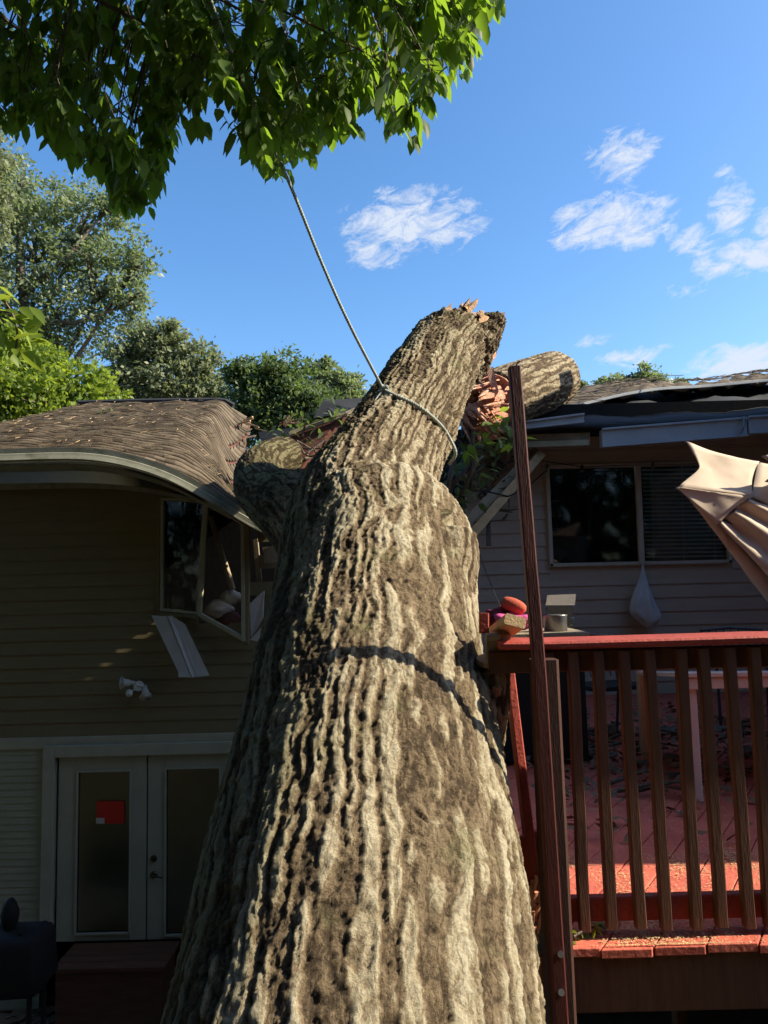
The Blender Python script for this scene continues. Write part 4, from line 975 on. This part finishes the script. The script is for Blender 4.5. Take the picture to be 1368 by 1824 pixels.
def barked(name, branches, vox, parent, amp=1.0, it=10):
    mb = MB()
    for P in branches: mb.tube([p[:3] for p in P], [p[3] for p in P], 40)
    me = remeshed(mb, vox, it); n = len(me.vertices)
    co = np.empty(n*3, np.float32); me.vertices.foreach_get('co', co); co = co.reshape(-1, 3).astype(float)
    no = np.empty(n*3, np.float32); me.vertex_normals.foreach_get('vector', no); no = no.reshape(-1, 3).astype(float)
    arcs = {}; best = np.full(n, 1e9); loc = np.zeros((n, 3)); rad = np.ones(n); ra = np.ones(n)
    for bi, P in enumerate(branches):
        pts = P[:, :3]; T = np.gradient(pts, axis=0); T /= np.linalg.norm(T, axis=1)[:, None]
        arc = np.concatenate([[0], np.cumsum(np.linalg.norm(np.diff(pts, axis=0), axis=1))])
        stem = bi in (0, 1, 5, 6, 7, 8) and len(branches) > 2
        if stem and bi > 0:
            P0 = branches[0 if bi == 1 else 1]; k0 = ((P0[:, :3]-pts[0])**2).sum(1).argmin(); arc = arc+arcs[0 if bi == 1 else 1][k0]
        arcs[bi] = arc
        ref = np.array([1.0, 0, 0]) if bi != 2 else np.array([0, 0, 1.0])
        A = ref-T*(T@ref)[:, None]; A /= np.linalg.norm(A, axis=1)[:, None]; B = np.cross(T, A)
        for s0 in range(0, n, 60000):
            c = co[s0:s0+60000]; d2 = ((c[:, None, :]-pts[None])**2).sum(2); rr = d2/P[:, 3][None]**2; k = rr.argmin(1); q = rr[np.arange(len(c)), k]
            v = c-pts[k]; tt = (v*T[k]).sum(1); x = (v*A[k]).sum(1); y = (v*B[k]).sum(1); r = np.sqrt(x*x+y*y)+1e-6; sc_ = P[k, 3]
            upd = q < best[s0:s0+60000]; idx = np.nonzero(upd)[0]+s0; best[idx] = q[upd]
            ra[idx] = sc_[upd]; sc_ = np.full(len(k), .47) if stem else sc_; loc[idx] = np.stack([x/r*sc_, y/r*sc_, arc[k]+tt+(0 if stem else bi*3.7)], 1)[upd]; rad[idx] = sc_[upd]
    cs = amp*np.clip(rad/.42, .35, 1.0)
    kf = np.clip(.46/rad, 1, 1.7)**.7
    L = loc*np.stack([kf, kf, np.ones(n)], 1)
    w1 = pn(L*[2.2, 2.2, 1.5]+11)*.045+pn(L*[7, 7, 6]+5)*.024
    w2 = pn(L*[2.2, 2.2, 1.5]+40)*.045+pn(L*[7, 7, 6]+35)*.024
    Lw = L+np.stack([w1, w2, np.zeros(n)], 1)
    rg = pn(co*30+7)*.5+pn(co*62)*.5; Lw = Lw+np.stack([rg*.006, pn(co*30+70)*.006, rg*.0], 1)
    a1 = np.abs(pn(Lw*[15, 15, .85])); a2 = np.abs(pn(Lw*[22, 22, 2.6]+9)); a3 = np.abs(pn(Lw*[38, 38, 9]+19))
    h1 = sstep(a1, .13, .30); h2 = sstep(a2, .0, .20); h3 = sstep(a3, 0, .30)
    crk = sstep(np.abs(pn(L*[9, 9, 24]+3)), .0, .06)
    rough = pn(co*45)+.7*pn(co*85); mid = pn(co*16)
    d = .0068*(h1-.5)+.0045*(h2-.5)+.0045*(h3-.5)+.0025*(crk-1)+.0040*rough*(1.2-.5*h1)+.005*mid
    d += .014*pn(co*2.6+3)
    d += (1-sstep(ra, .27, .44))*(.012*pn(co*9+1)+.006*rough)
    if name == 'trunk':
        tq = 1-sstep(np.linalg.norm(co-np.array(upP[-1][:3]), axis=1), .12, .55); d += tq*(.075*pn(co*7+2)+.04*pn(co*17+5))
    co2 = co+no*(d*cs)[:, None]
    me.vertices.foreach_set('co', co2.astype(np.float32).ravel())
    bark = np.clip(.46*h1+.16*h2*h1+.12*h3+.12+.12*mid+.13*pn(co*1.5+8)+.12*rough-.20*(1-sstep(ra, .27, .44)), 0, 1)
    at_ = me.attributes.new('bark', 'FLOAT', 'POINT'); at_.data.foreach_set('value', bark.astype(np.float32))
    sd_ = np.clip(-loc[:, 0]/np.maximum(rad, .01), -1, 1); side_dark = sstep(sd_+.25*pn(co*2.2+6), .10, .75)  # left side and left limb darkened in colour to deepen their shade
    if name == 'trunk': side_dark = np.maximum(side_dark, sstep(-co[:, 0], .35, .7)*sstep(co[:, 1], 3.7, 4.4))
    sh_attr = me.attributes.new('mossy_shade', 'FLOAT', 'POINT'); sh_attr.data.foreach_set('value', side_dark.astype(np.float32))
    ab = me.attributes.new('bcoord', 'FLOAT_VECTOR', 'POINT'); ab.data.foreach_set('vector', (Lw*[1, 1, .28]).astype(np.float32).ravel())
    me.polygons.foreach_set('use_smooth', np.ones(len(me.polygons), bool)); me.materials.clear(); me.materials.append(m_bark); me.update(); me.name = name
    print(name, n)
    return link(name, me, parent)
tree = thing('fallen_tree', (lowP[0][0], lowP[0][1], 0), 'huge fallen tree trunk with deep furrowed bark leaning up to the broken house', 'tree')
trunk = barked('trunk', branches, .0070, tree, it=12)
from mathutils.bvhtree import BVHTree
_m = trunk.data; _c = np.empty(len(_m.vertices)*3, np.float32); _m.vertices.foreach_get('co', _c); _c = _c.reshape(-1, 3)+ORG['fallen_tree']
_pl = np.empty(len(_m.loops), np.int32); _m.loops.foreach_get('vertex_index', _pl)
_bvh = BVHTree.FromPolygons([tuple(v) for v in _c.tolist()], _pl.reshape(-1, 4).tolist())
def on_trunk(x, y, off, fallback):
    d = ray(x, y); h = _bvh.ray_cast(Vector(CAM.tolist()), Vector(d.tolist()).normalized())
    return CAM+d/np.linalg.norm(d)*(h[3]-off) if h[0] is not None else at(x, y, fallback)

# splintered top of the stem
def splinters(mb, c, ax, rad, n, lmin, lmax, seed, wid=.03, spread=.25):
    rs = random.Random(seed); ax = np.array(ax, float); ax /= np.linalg.norm(ax); a = np.cross(ax, (0.2,.1,1)); a /= np.linalg.norm(a); b = np.cross(ax, a)
    for k in range(n):
        g_ = rs.uniform(0, 6.28); r = rad*math.sqrt(rs.random()); p = c+a*math.cos(g_)*r+b*math.sin(g_)*r-ax*.06; L = rs.uniform(lmin, lmax); w_ = wid*rs.uniform(.4, 1.2)
        dr = ax+a*rs.gauss(0, spread)*.5+b*rs.gauss(0, spread)*.5; t1 = np.cross(dr, a*math.cos(g_)+b*math.sin(g_)+.01); t1 /= np.linalg.norm(t1); t2 = np.cross(dr, t1)
        q = p+dr*L; vs = [p+t1*w_, p+t2*w_*.5, p-t1*w_, p-t2*w_*.5, p+dr*L*.6+t1*w_*.8, p+dr*L*.6+t2*w_*.4, p+dr*L*.6-t1*w_*.8, p+dr*L*.6-t2*w_*.4, q]
        mb.add(vs, [(0,1,5,4),(1,2,6,5),(2,3,7,6),(3,0,4,7),(4,5,8),(5,6,8),(6,7,8),(7,4,8)])
m_topw = mat('weathered_split_wood', (.50,.32,.18), (.30,.17,.09), .8, 12, .8, 40, stretch=(3,3,1), bdist=.02)
topc = np.array(upP[-1][:3])+np.array([.03,.02,.06]); tax = np.array(upP[-1][:3])-np.array(upP[-3][:3]); tax /= np.linalg.norm(tax)
mb = MB(); splinters(mb, topc, tax, upP[-1][3]*.85, 150, .10, .24, 1, .04)
for (x0, y0, x1, y1) in ((872,600,900,556),(860,590,897,560),(850,585,890,566)): 
    Y = axisY(590); mb.slab([at(x0,y0,Y), at(x0+14,y0+14,Y), at(x1,y1,Y+.1), at(x1-16,y1+2,Y+.1)], .05)
mb.slab([at(758,588,5.9), at(772,580,5.9), at(768,571,5.9), at(760,574,5.9)], .05)
obj('splintered_top', mb, m_topw, tree)
mb = MB(); splinters(mb, topc+np.array([.05,0,-.02]), tax+np.array([.35,0,0]), upP[-1][3]*1.1, 44, .06, .20, 8, .035, .5); obj('ragged_bark', mb, m_topw, tree)
mb = MB(); mb.slab([at(866,660,6.3), at(884,634,6.4), at(887,612,6.4), at(880,600,6.4), at(862,630,6.3)], .06); splinters(mb, at(868,640,6.3), (.5,0,-.8), .07, 12, .05, .12, 6, .02)
obj('torn_wood', mb, m_wood, tree)
# torn wood of the small cut branch on the right
mb = MB(); c0_ = np.array(sbP[-1][:3]); ax = (np.array(sbP[-1])-np.array(sbP[-2]))[:3]; ax /= np.linalg.norm(ax)
mb.tube([c0_+ax*.005, c0_+ax*.022], [sbP[-1][3]*.95, sbP[-1][3]*.9], 18); splinters(mb, at(890,1205,2.70), (.2,-.2,-1), .02, 8, .02, .05, 3, .010)
obj('sawn_face', mb, m_rawwood, tree)
mb = MB(); blob(mb, at(884,1228,2.72), .018, .012, .022, 3, 10, .5); 
obj('torn_knot', mb, m_wood, tree, smooth=False)

# cut log lying on the right roof
log = thing('cut_log', at(940,740,7.4), 'pale barked log section with splintered orange end on the right roof edge', 'log')
lgP = catmull([(*at(878,712,7.1), 52/F_PX*7.1), (*at(915,700,7.5), 53/F_PX*7.5), (*at(955,688,8.1), 53/F_PX*8.1), (*at(985,676,8.9), 50/F_PX*8.9)], 8)
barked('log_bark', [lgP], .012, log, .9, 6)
p0 = np.array(lgP[0][:3]); lax = p0-np.array(lgP[6][:3]); lax /= np.linalg.norm(lax)
mb = MB(); mb.tube([p0+lax*.005-lax*.1, p0+lax*.03], [lgP[0][3]*.93, lgP[0][3]*.90], 28); splinters(mb, p0, lax, lgP[0][3]*.85, 150, .06, .26, 12, .028, .16)
splinters(mb, at(880,755,7.0), (-.75,-.35,.1), .15, 70, .12, .40, 15, .028, .18)
mb.slab([at(866,660,6.8), at(878,655,6.8), at(888,700,6.75), at(880,712,6.75)], .03)
splinters(mb, at(868,722,6.9), (-.55,-.5,-.25), .20, 80, .12, .36, 21, .030, .16); splinters(mb, at(850,745,6.85), (.3,-.5,-.6), .16, 50, .08, .28, 22, .028, .3)
obj('splintered_end', mb, m_wood, log)

# ---- rope
def rope(mb, pts, r, n=10, k=14):
    mb.tube(catmull([(*p, 0) for p in pts], k)[:, :3], r, n)
def ropeobj(name, pts, r, parent=None, label=None):
    P = catmull([(*p, 0) for p in pts], 14)[:, :3]; mb = MB()
    # three twisted strands
    T = np.gradient(P, axis=0); T /= np.linalg.norm(T, axis=1)[:, None]; s = np.concatenate([[0], np.cumsum(np.linalg.norm(np.diff(P, axis=0), axis=1))])
    ns = max(20, int(s[-1]/.008)); si = np.linspace(0, s[-1], ns); Q = np.stack([np.interp(si, s, P[:, i]) for i in range(3)], 1)
    T = np.gradient(Q, axis=0); T /= np.linalg.norm(T, axis=1)[:, None]; A = np.cross(T, [.3,.2,1.0]); A /= np.linalg.norm(A, axis=1)[:, None]; B = np.cross(T, A)
    for q in range(3):
        g_ = si/(r*4.6)*2*math.pi/1.0+q*2.094
        C = Q+(A*np.cos(g_)[:, None]+B*np.sin(g_)[:, None])*r*.5; mb.tube(C, r*.58, 6)
    return mb
m_rp = mat('grey_green_rope', (.42,.46,.42), (.26,.30,.27), .8, 120, .4, 300, bdist=.003)
rp = thing('rope', at(676,692,4.15), 'grey green rope tied round the trunk and stretched up into the leaves', 'rope')
knot = on_trunk(683,694,.05,4.12)
mb = ropeobj('r', [knot, at(625,583,3.98), at(574,470,3.85), at(515,325,3.68), at(455,195,3.50), at(375,0,3.3), at(330,-160,3.1)], .0092)
obj('taut_line', mb, m_rp, rp, smooth=True)
mb = ropeobj('r', [knot]+[on_trunk(x, y, .02, 4.9) for x, y in ((708,706),(735,718),(758,733),(780,752),(797,774))]+[on_trunk(797,774,.02,4.9)+at(810,803,5)-at(797,774,5), on_trunk(797,774,.02,4.9)+at(802,817,5)-at(797,774,5)+[0,.1,0]], .0105)
obj('loop', mb, m_rp, rp, smooth=True)
mb = MB(); blob(mb, knot, .022, .022, .024, 2, 12, .35); k2 = ropeobj('r', [knot+[-.02,-.02,.0], knot+[.02,-.025,.015], knot+[.02,.0,-.02], knot+[-.02,-.015,-.015], knot+[.0,-.03,.02]], .009); mb.add(k2.v, k2.f)
obj('knot', mb, m_rp, rp, smooth=True)
for i, (x, y, Y) in enumerate(((648,745,4.5),(655,748,4.42),(641,738,4.6))):
    mb = ropeobj('r', [knot, (knot+at(x,y,Y))/2+[-.01,-.05,.0], at(x, y, Y)], .0045); obj('loose_strand', mb, m_rp, rp, smooth=True)

# ------------------------------------------------------------------ foliage
def add_tint(me, val):
    a = me.attributes.new('tint', 'FLOAT', 'FACE'); a.data.foreach_set('value', val.astype(np.float32))
def leafmesh(name, pos, dirs, nrm, L, W, tint, near=False):
    """pos = stem end; dirs along the blade; nrm up side. near leaves are folded along the midrib and pointed"""
    side = np.cross(dirs, nrm); side /= np.linalg.norm(side, axis=1)[:, None]+1e-9; nn = np.cross(side, dirs)
    L = L[:, None]; W = W[:, None]; n = len(pos)
    if near:
        droop = -nn*L*.10
        P = [pos, pos+dirs*L*.28+side*W*.42-nn*0+nn*W*.16, pos+dirs*L*.62+side*W*.40+nn*W*.14+droop*.4, pos+dirs*L+droop, pos+dirs*L*.62-side*W*.40+nn*W*.14+droop*.4, pos+dirs*L*.28-side*W*.42+nn*W*.16, pos+dirs*L*.30, pos+dirs*L*.64+droop*.4]
        V = np.stack(P, 1).reshape(-1, 3); k = np.arange(n)[:, None]*8
        q = np.concatenate([k+[0,1,6,6], k+[0,6,5,5]], 0)
        F3 = []
        tri = np.concatenate([k+[0,1,6], k+[0,6,5], k+[1,2,7], k+[1,7,6], k+[5,6,7], k+[5,7,4], k+[2,3,7], k+[4,7,3]], 0)
        me = npmesh(name, V, tri, False); add_tint(me, np.tile(tint, 8))
    else:
        V = np.stack([pos, pos+dirs*L*.45+side*W*.5, pos+dirs*L, pos+dirs*L*.45-side*W*.5], 1).reshape(-1, 3); k = np.arange(n)[:, None]*4
        me = npmesh(name, V, k+[0,1,2,3], False); add_tint(me, tint)
    return me
def unit(v): return v/(np.linalg.norm(v, axis=-1, keepdims=True)+1e-9)

lm_near = leafmat('near_leaf', (.034,.064,.018), (.080,.135,.030), (.28,.46,.035), .44, .22, .5)
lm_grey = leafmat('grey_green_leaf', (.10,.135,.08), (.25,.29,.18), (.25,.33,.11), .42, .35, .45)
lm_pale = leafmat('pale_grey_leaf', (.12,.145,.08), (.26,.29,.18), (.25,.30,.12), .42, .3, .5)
lm_dark = leafmat('dark_leaf', (.055,.085,.04), (.14,.18,.08), (.16,.24,.05), .4, .35, .45)
lm_yel = leafmat('yellow_green_leaf', (.085,.13,.02), (.17,.24,.04), (.32,.42,.04), .45, .3, .45)
lm_shading_wood = leafmat('shading_woodland_leaf', (.018,.028,.010), (.035,.05,.018), (.03,.05,.01), .25, .1, .7)

def far_tree(label, cat, blobs, leaf, lm, nleaf, base, group=None, size=(.10,.18), name='broadleaf_tree', seed=1, sprays=None):
    """blobs = (px, py, Y, rx_px, ry_px); clumps of leaves through each lobe, trunk and limbs to every lobe"""
    r = np.random.default_rng(seed); t = thing(name, base, label, cat, group)
    cen = []; 
    for (x, y, Y, rx, ry) in blobs: cen.append((at(x, y, Y), rx/F_PX*Y, ry/F_PX*Y))
    vol = np.array([c[1]*c[2] for c in cen]); vol /= vol.sum(); pos = []; tin = []; outw = []
    for (c, a, b), w_ in zip(cen, vol):
        nc = max(4, int(nleaf*w_/30)); u = unit(r.normal(size=(nc, 3))); rr = (.15+.95*r.random(nc)**.55)[:, None]
        cc = c+u*rr*np.array([a, (a+b)/2, b])*(1+.55*pn(u*2.6+seed))[:, None]; cs = r.uniform(.07, .20, nc)*max(a, b)**.5
        ct = r.random(nc)
        k = np.repeat(np.arange(nc), r.integers(14, 46, nc)); p = cc[k]+r.normal(size=(len(k), 3))*cs[k][:, None]*np.array([1, 1, .62])
        pos.append(p); tin.append(np.clip(.55*ct[k]+.45*r.random(len(k)), 0, 1)); outw.append(unit(p-c))
    pos = np.concatenate(pos); tin = np.concatenate(tin); outw = np.concatenate(outw); n = len(pos)
    d = unit(outw*.6+r.normal(size=(n, 3))*.8+np.array([0, 0, -.35])); nr = unit(r.normal(size=(n, 3))+np.array([0, 0, .8]))
    L = r.uniform(size[0], size[1], n); me = leafmesh('crown', pos, d, nr, L, L*r.uniform(.4, .62, n), tin); me.materials.append(lm); link('crown', me, t)
    mb = MB(); base = np.array(base, float); top = max(cen, key=lambda c: c[0][2])[0]; rt = .018*(top[2]-base[2])+.05
    fork = base*.45+np.array([top[0]*.55, top[1]*.55, top[2]*.55]); rs = random.Random(seed)
    mb.tube([base, base*.7+fork*.3+[.1,0,0], fork, (fork+top)/2+[.1,.1,0], top], [rt*1.4, rt*1.1, rt*.8, rt*.4, .015], 10)
    for (c, a, b) in cen:
        s = fork+(top-fork)*rs.uniform(0, .7); m_ = (s+c)/2+np.array([rs.uniform(-.3,.3), rs.uniform(-.3,.3), rs.uniform(-.4,.1)]); mb.tube([s, m_, c], [rt*.28, rt*.2, .02], 7)
        for q in range(7):
            e = c+np.array([rs.uniform(-a,a), rs.uniform(-a,a), rs.uniform(-b,b)])*.8; mb.tube([m_*.3+c*.7, (c+e)/2+[0,0,.1], e], [rt*.16, rt*.1, .008], 5)
    obj('trunk', mb, m_treebark, t, smooth=True); return t

far_tree('tall grey green tree rising on the left above the roof', 'tree',
  [(60,430,19,85,95),(150,400,19.5,75,80),(190,490,19,80,70),(110,560,19,110,70),(-60,380,19,100,130),(200,360,19,30,45),(235,540,19,38,40),(30,340,18.6,50,60),(-40,540,18.6,90,90),(70,610,19,80,35),(248,465,19,24,45)],
  None, lm_grey, 30000, (at(60,900,19)[0], 19, 0), size=(.09,.17), seed=11)
far_tree('pale tree peeking in at the upper left edge under the near leaves', 'tree',
  [(-20,300,16,38,55),(-30,380,16,40,50),(-60,250,16,50,60)], None, lm_pale, 6000, (at(-30,900,16)[0], 16, 0), size=(.08,.15), seed=12)
far_tree('bright yellow green tree sunlit behind the left end of the roof', 'tree',
  [(40,700,14.5,75,50),(130,690,15,65,45),(180,712,15,40,32),(60,655,15,60,35),(-40,690,14,90,70),(90,740,14.5,110,30),(10,620,15.2,50,28)],
  None, lm_yel, 17000, (at(60,1000,15)[0], 15.2, 0), size=(.09,.17), seed=13)
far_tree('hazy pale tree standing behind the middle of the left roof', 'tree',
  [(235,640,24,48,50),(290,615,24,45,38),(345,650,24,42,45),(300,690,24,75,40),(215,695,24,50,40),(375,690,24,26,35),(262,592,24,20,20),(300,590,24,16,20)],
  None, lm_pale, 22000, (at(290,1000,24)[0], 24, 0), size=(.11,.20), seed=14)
far_tree('dark green rounded tree between the roof break and the rope', 'tree',
  [(450,690,20,48,48),(510,690,20,48,52),(455,745,20,50,45),(520,740,20,60,45),(420,670,20,22,26),(480,660,20,26,24),(565,740,20,40,45)],
  None, lm_dark, 22000, (at(480,1000,20)[0], 20, 0), size=(.09,.17), seed=15)
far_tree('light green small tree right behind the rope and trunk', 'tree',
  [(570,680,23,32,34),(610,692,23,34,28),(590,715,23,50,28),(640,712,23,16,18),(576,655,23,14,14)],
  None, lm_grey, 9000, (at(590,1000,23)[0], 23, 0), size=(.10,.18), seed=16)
for i, (bl, lab) in enumerate((([(1005,685,26,24,16),(990,690,26,18,18),(1028,688,26,16,10)], 'small treetop between the log and the right roof'),
      ([(1080,684,27,26,13),(1110,680,27,30,14),(1150,672,27,24,18),(1160,682,27,28,12)], 'widest of the treetops above the right roof'),
      ([(1210,690,28,12,14),(1212,682,28,6,8)], 'tiny lone treetop poking over the right roof dip'))):
    far_tree(lab, 'tree', bl, None, lm_grey, (2600, 4200, 700)[i], (at(bl[0][0],1000,26)[0], 26+i, 0), group='treetops beyond the right roof', size=(.10,.19), seed=20+i)

# unseen leaf masses added behind, above and beside the photographer to shade the house
r = np.random.default_rng(77); n = 26000
ang = r.uniform(R(168), R(372), n)*1.0
rad_ = r.uniform(11, 17, n); wx = np.where(r.random(n) < .72, r.uniform(-17, 13, n), r.uniform(-17, -10, n)); 
wy = np.where(wx < -10, r.uniform(-12, 7, n), r.uniform(-14, -8, n)); wz = r.uniform(0, 1, n)**.9*15
pos = np.stack([wx, wy, wz], 1)
n2 = 15000; n3 = 9000; n = n+n2+n3
pos = np.concatenate([pos, np.stack([r.uniform(-14, 1.0, n2), r.uniform(-10, 2.3, n2), r.uniform(8.3, 12, n2)], 1), np.stack([r.uniform(12, 16, n3), r.uniform(-10, 10, n3), r.uniform(0, 8.4, n3)], 1)])
d = unit(r.normal(size=(n, 3))); nr = unit(r.normal(size=(n, 3)))
Lw_ = r.uniform(.45, .9, n); me = leafmesh('shading_woodland', pos, d, nr, Lw_, Lw_*.7, r.random(n)); me.materials.append(lm_shading_wood)
o = tag(link('shading_woodland', me, None, (0,-10,0)), 'unseen dark leaf mass added around the viewpoint to shade the house', 'shading_woodland', kind='stuff')

# near overhanging boughs
bound = [(-700,300),(-300,280),(0,236),(60,228),(100,262),(130,290),(190,325),(232,372),(268,372),(284,300),(305,262),(335,250),(358,200),(372,172),(425,190),(448,255),(462,292),(500,312),(535,290),(565,262),(615,240),(640,190),(668,195),(715,245),(745,235),(750,175),(800,158),(822,140),(842,100),(856,60),(882,20),(900,-60),(940,-300),(960,-700)]
bxs, bys = np.array([b[0] for b in bound]), np.array([b[1] for b in bound])
canopy = thing('overhanging_tree', (-3.2, 1.6, 0), 'leafy tree overhanging the upper left with dark pointed leaves close by', 'tree')
r = np.random.default_rng(31); P = []; Dn = []; NRm = []; Ls = []; T = []; twigs = MB(); anchors = []
def spray(x, y, Y, nl, r, Lm=.10, hang=.9):
    """a twig drooping to pixel x, y with paired leaves"""
    end = at(x, y, Y); h = r.uniform(.22, .45); lean = np.array([r.normal()*.3, r.normal()*.3, 1.0]); lean[0] -= .25
    start = end+unit(lean)*h; mid = (start+end)/2+np.array([r.normal()*.03, r.normal()*.03, 0]); anchors.append(start)
    twigs.tube([start, mid, end], [.0026, .002, .001], 4, cap=False)
    for k in range(nl):
        t = r.random()**.8; p = start*(1-t)**2+2*mid*t*(1-t)+end*t*t
        a = r.uniform(0, 6.283); out = np.array([math.cos(a), math.sin(a), 0])
        d = unit(out*r.uniform(.25, .75)+np.array([0, 0, -hang*r.uniform(.5, 1.2)])); nr = unit(out*.9+np.array([0, 0, .6])+r.normal(size=3)*.35)
        P.append(p+out*.01); Dn.append(d); NRm.append(nr); Ls.append(Lm*r.uniform(.5, 1.3)); T.append(r.random())
cnt = 0
while cnt < 1080:
    x = r.uniform(-260, 940); y = r.uniform(-260, 380); lim = np.interp(x, bxs, bys)
    if y > lim-8: continue
    # gaps: clumps of density
    g_ = pn(np.array([[x*.008, y*.010, 3.3]]))[0]
    if y > -50 and x > -50 and g_ < -.22 and lim-y > 60 and r.random() < .75: continue
    spray(x, y, r.uniform(2.9, 5.2), r.integers(11, 20), r); cnt += 1
for (i, (x, y)) in enumerate(bound[2:31]):
    for q in range(3): spray(x+r.normal()*10, y-6-abs(r.normal())*14, r.uniform(3.1, 4.3), r.integers(6, 11), r)
for x in np.arange(20, 880, 17): spray(x, np.interp(x, bxs, bys)-r.uniform(4, 34), r.uniform(3.1, 4.5), r.integers(6, 12), r)
for (x, y) in ((462,296),(488,318),(512,306),(470,262),(740,250),(724,240),(262,372),(240,360)): spray(x, y, r.uniform(3.2, 3.6), 9, r)
P = np.array(P); me = leafmesh('leaves', P, np.array(Dn), np.array(NRm), np.array(Ls), np.array(Ls)*r.uniform(.48, .64, len(Ls)), np.array(T), near=True)
me.materials.append(lm_near); link('crown', me, canopy)
# boughs: trunk out of frame on the left, limbs fanning right, twigs joined to nearest limb point
limbs = []
root = np.array([-3.2, 1.6, 0.0]); fork = np.array([-3.0, 2.0, 6.6]); mbt = MB()
mbt.tube([root, root+[.05,.05,3], fork, fork+[.1,.2,2.5]], [.30,.24,.19,.10], 14)
for (ex, ey, eY) in ((120,120,3.9),(330,40,4.0),(560,90,3.7),(760,20,3.6),(860,-120,3.8),(240,220,4.2),(480,180,3.6),(640,-200,4.2),(60,-100,3.6),(-300,80,3.8),(400,-350,4.2),(700,120,3.8)):
    e = at(ex, ey, eY); m1 = fork*.6+e*.4+[0,0,.35]; m2 = fork*.25+e*.75+[0,0,.22]; C = catmull([(*fork,.04),(*m1,.024),(*m2,.010),(*e,.003)], 10)
    mbt.tube(C[:, :3], C[:, 3], 7); limbs.append(C[:, :3])
LP = np.concatenate(limbs)
for a in anchors:
    q = LP[((LP-a)**2).sum(1).argmin()]; m_ = (q+a)/2+np.array([0,0,.08]); mbt.tube([q, m_, a], [.0045, .0035, .0025], 4, cap=False)
mbt.add(twigs.v, twigs.f); obj('trunk', mbt, m_treebark, canopy, smooth=True)

def sprig(name, label, pts, n, Lm, lm, seed, cat='leaves', spread=.06):
    r = np.random.default_rng(seed); t = thing(name, pts[0], label, cat); Pp = []; D = []; Nn = []; L = []
    C = catmull([(*p, 0) for p in pts], 8)[:, :3]
    for k in range(n):
        p = C[r.integers(0, len(C))]+r.normal(size=3)*spread*.4; a = r.uniform(0, 6.28); out = np.array([math.cos(a), math.sin(a), 0]); Pp.append(p); D.append(unit(out*.7+np.array([0,0,r.uniform(-.9,.3)]))); Nn.append(unit(np.array([0,0,1])+r.normal(size=3)*.5)); L.append(Lm*r.uniform(.6, 1.2))
    L = np.array(L); me = leafmesh('foliage', np.array(Pp), np.array(D), np.array(Nn), L, L*.5, r.random(n), near=True); me.materials.append(lm); link('foliage', me, t)
    obj('stem', MB().tube(C, .004, 5), m_treebark, t); return t
sprig('leafy_branch', 'bright green long leaved branch entering at the left edge', [at(-120,470,2.4), at(-40,500,2.4), at(10,540,2.4), at(30,585,2.4), at(28,625,2.4)], 44, .095, lm_yel, 5, 'branch', .08)
sprig('leafy_branch', 'bright green sprig caught between the trunk and the right eave', [at(850,795,6.6), at(870,775,6.6), at(885,768,6.6), at(895,785,6.6)], 34, .15, lm_yel, 6, 'branch', .22)
sprig('leafy_branch', 'green twig lying on the deck beside the dark post', [at(1022,1668,2.62), at(1045,1655,2.66), at(1070,1648,2.7)], 18, .05, lm_yel, 7, 'branch', .03)
sprig('leafy_branch', 'dark leafy branch hanging in the gap right of the trunk', [at(905,782,7.5), at(860,810,7.4), at(815,850,7.3), at(800,900,7.2)], 90, .14, lm_dark, 8, 'branch', .3)
mb = MB()
for (a, b, c) in (((808,820),(800,860),(795,915)), ((838,760),(845,830),(812,900)), ((850,700),(842,790),(838,870)), ((790,880),(818,850),(860,812))):
    mb.tube([at(*a, 6.9), at(*b, 6.8), at(*c, 6.9)], [.03,.022,.012], 7)
tag(obj('broken_limbs', mb, m_treebark, smooth=True), 'tangle of thin broken limbs in the gap right of the trunk', 'limbs')
sprig('leaf_litter_sprig', 'small wilted grey green sprig lying on the left roof', [at(180,741,10.6)+[0,0,.05], at(205,739,10.6)+[0,0,.05]], 14, .10, lm_pale, 9, 'leaves', .06)
# heaped breakage where the trunk came down
rs = random.Random(44)
for nm, lab, (x0, x1, y0, y1), Yc, cnt_ in (('broken_branches', 'broken sticks and bark heaped between the left limb and the trunk', (505,640,775,835), 8.5, 26), ('broken_branches', 'broken sticks and splintered lath heaped right of the upper trunk', (800,905,745,930), 8.0, 60)):
    mb = MB()
    for k in range(cnt_):
        p = at(rs.uniform(x0, x1), rs.uniform(y0, y1), Yc+rs.uniform(-.4, .4)); d_ = np.array([rs.gauss(0,1), rs.gauss(0,.7), rs.gauss(0,.8)]); d_ /= np.linalg.norm(d_); L = rs.uniform(.12, .55)
        if k % 3: mb.tube([p, p+d_*L*.5+np.array([0,0,rs.uniform(-.04,.04)]), p+d_*L], [.016, .011, .004], 5)
        else: mb.beam(p, p+d_*L, rs.uniform(.02,.07), .012)
    tag(obj(nm, mb, m_treebark), lab, 'branches', kind='stuff')
sprig('leafy_branch', 'dark green leaves tangled behind the curled left limb', [at(500,790,8.6), at(540,765,8.6), at(590,745,8.7), at(640,735,8.7)], 80, .12, lm_dark, 18, 'branch', .35)
sprig('leafy_branch', 'dull green leaves low in the gap beside the leaning boards', [at(800,930,7.6), at(820,880,7.6), at(850,830,7.7), at(880,800,7.7)], 60, .12, lm_grey, 19, 'branch', .4)
# straw-like debris on the left roof
mb = MB()
for k in range(300):
    i = random.randrange(6, NU-14); v = random.random()**.8*.97; p = roofpt(i, v)+np.array([0, 0, .05]); a = random.uniform(0, 3.14); L = random.uniform(.03, .16)
    mb.tube([p, p+np.array([math.cos(a)*L, math.sin(a)*L*.7, math.sin(a)*L*.24+.004])], .0035, 3, cap=False)
tag(obj('roof_twigs', mb, m_rawwood), 'tan twigs and needles scattered over the left shingles', 'twigs', kind='stuff')
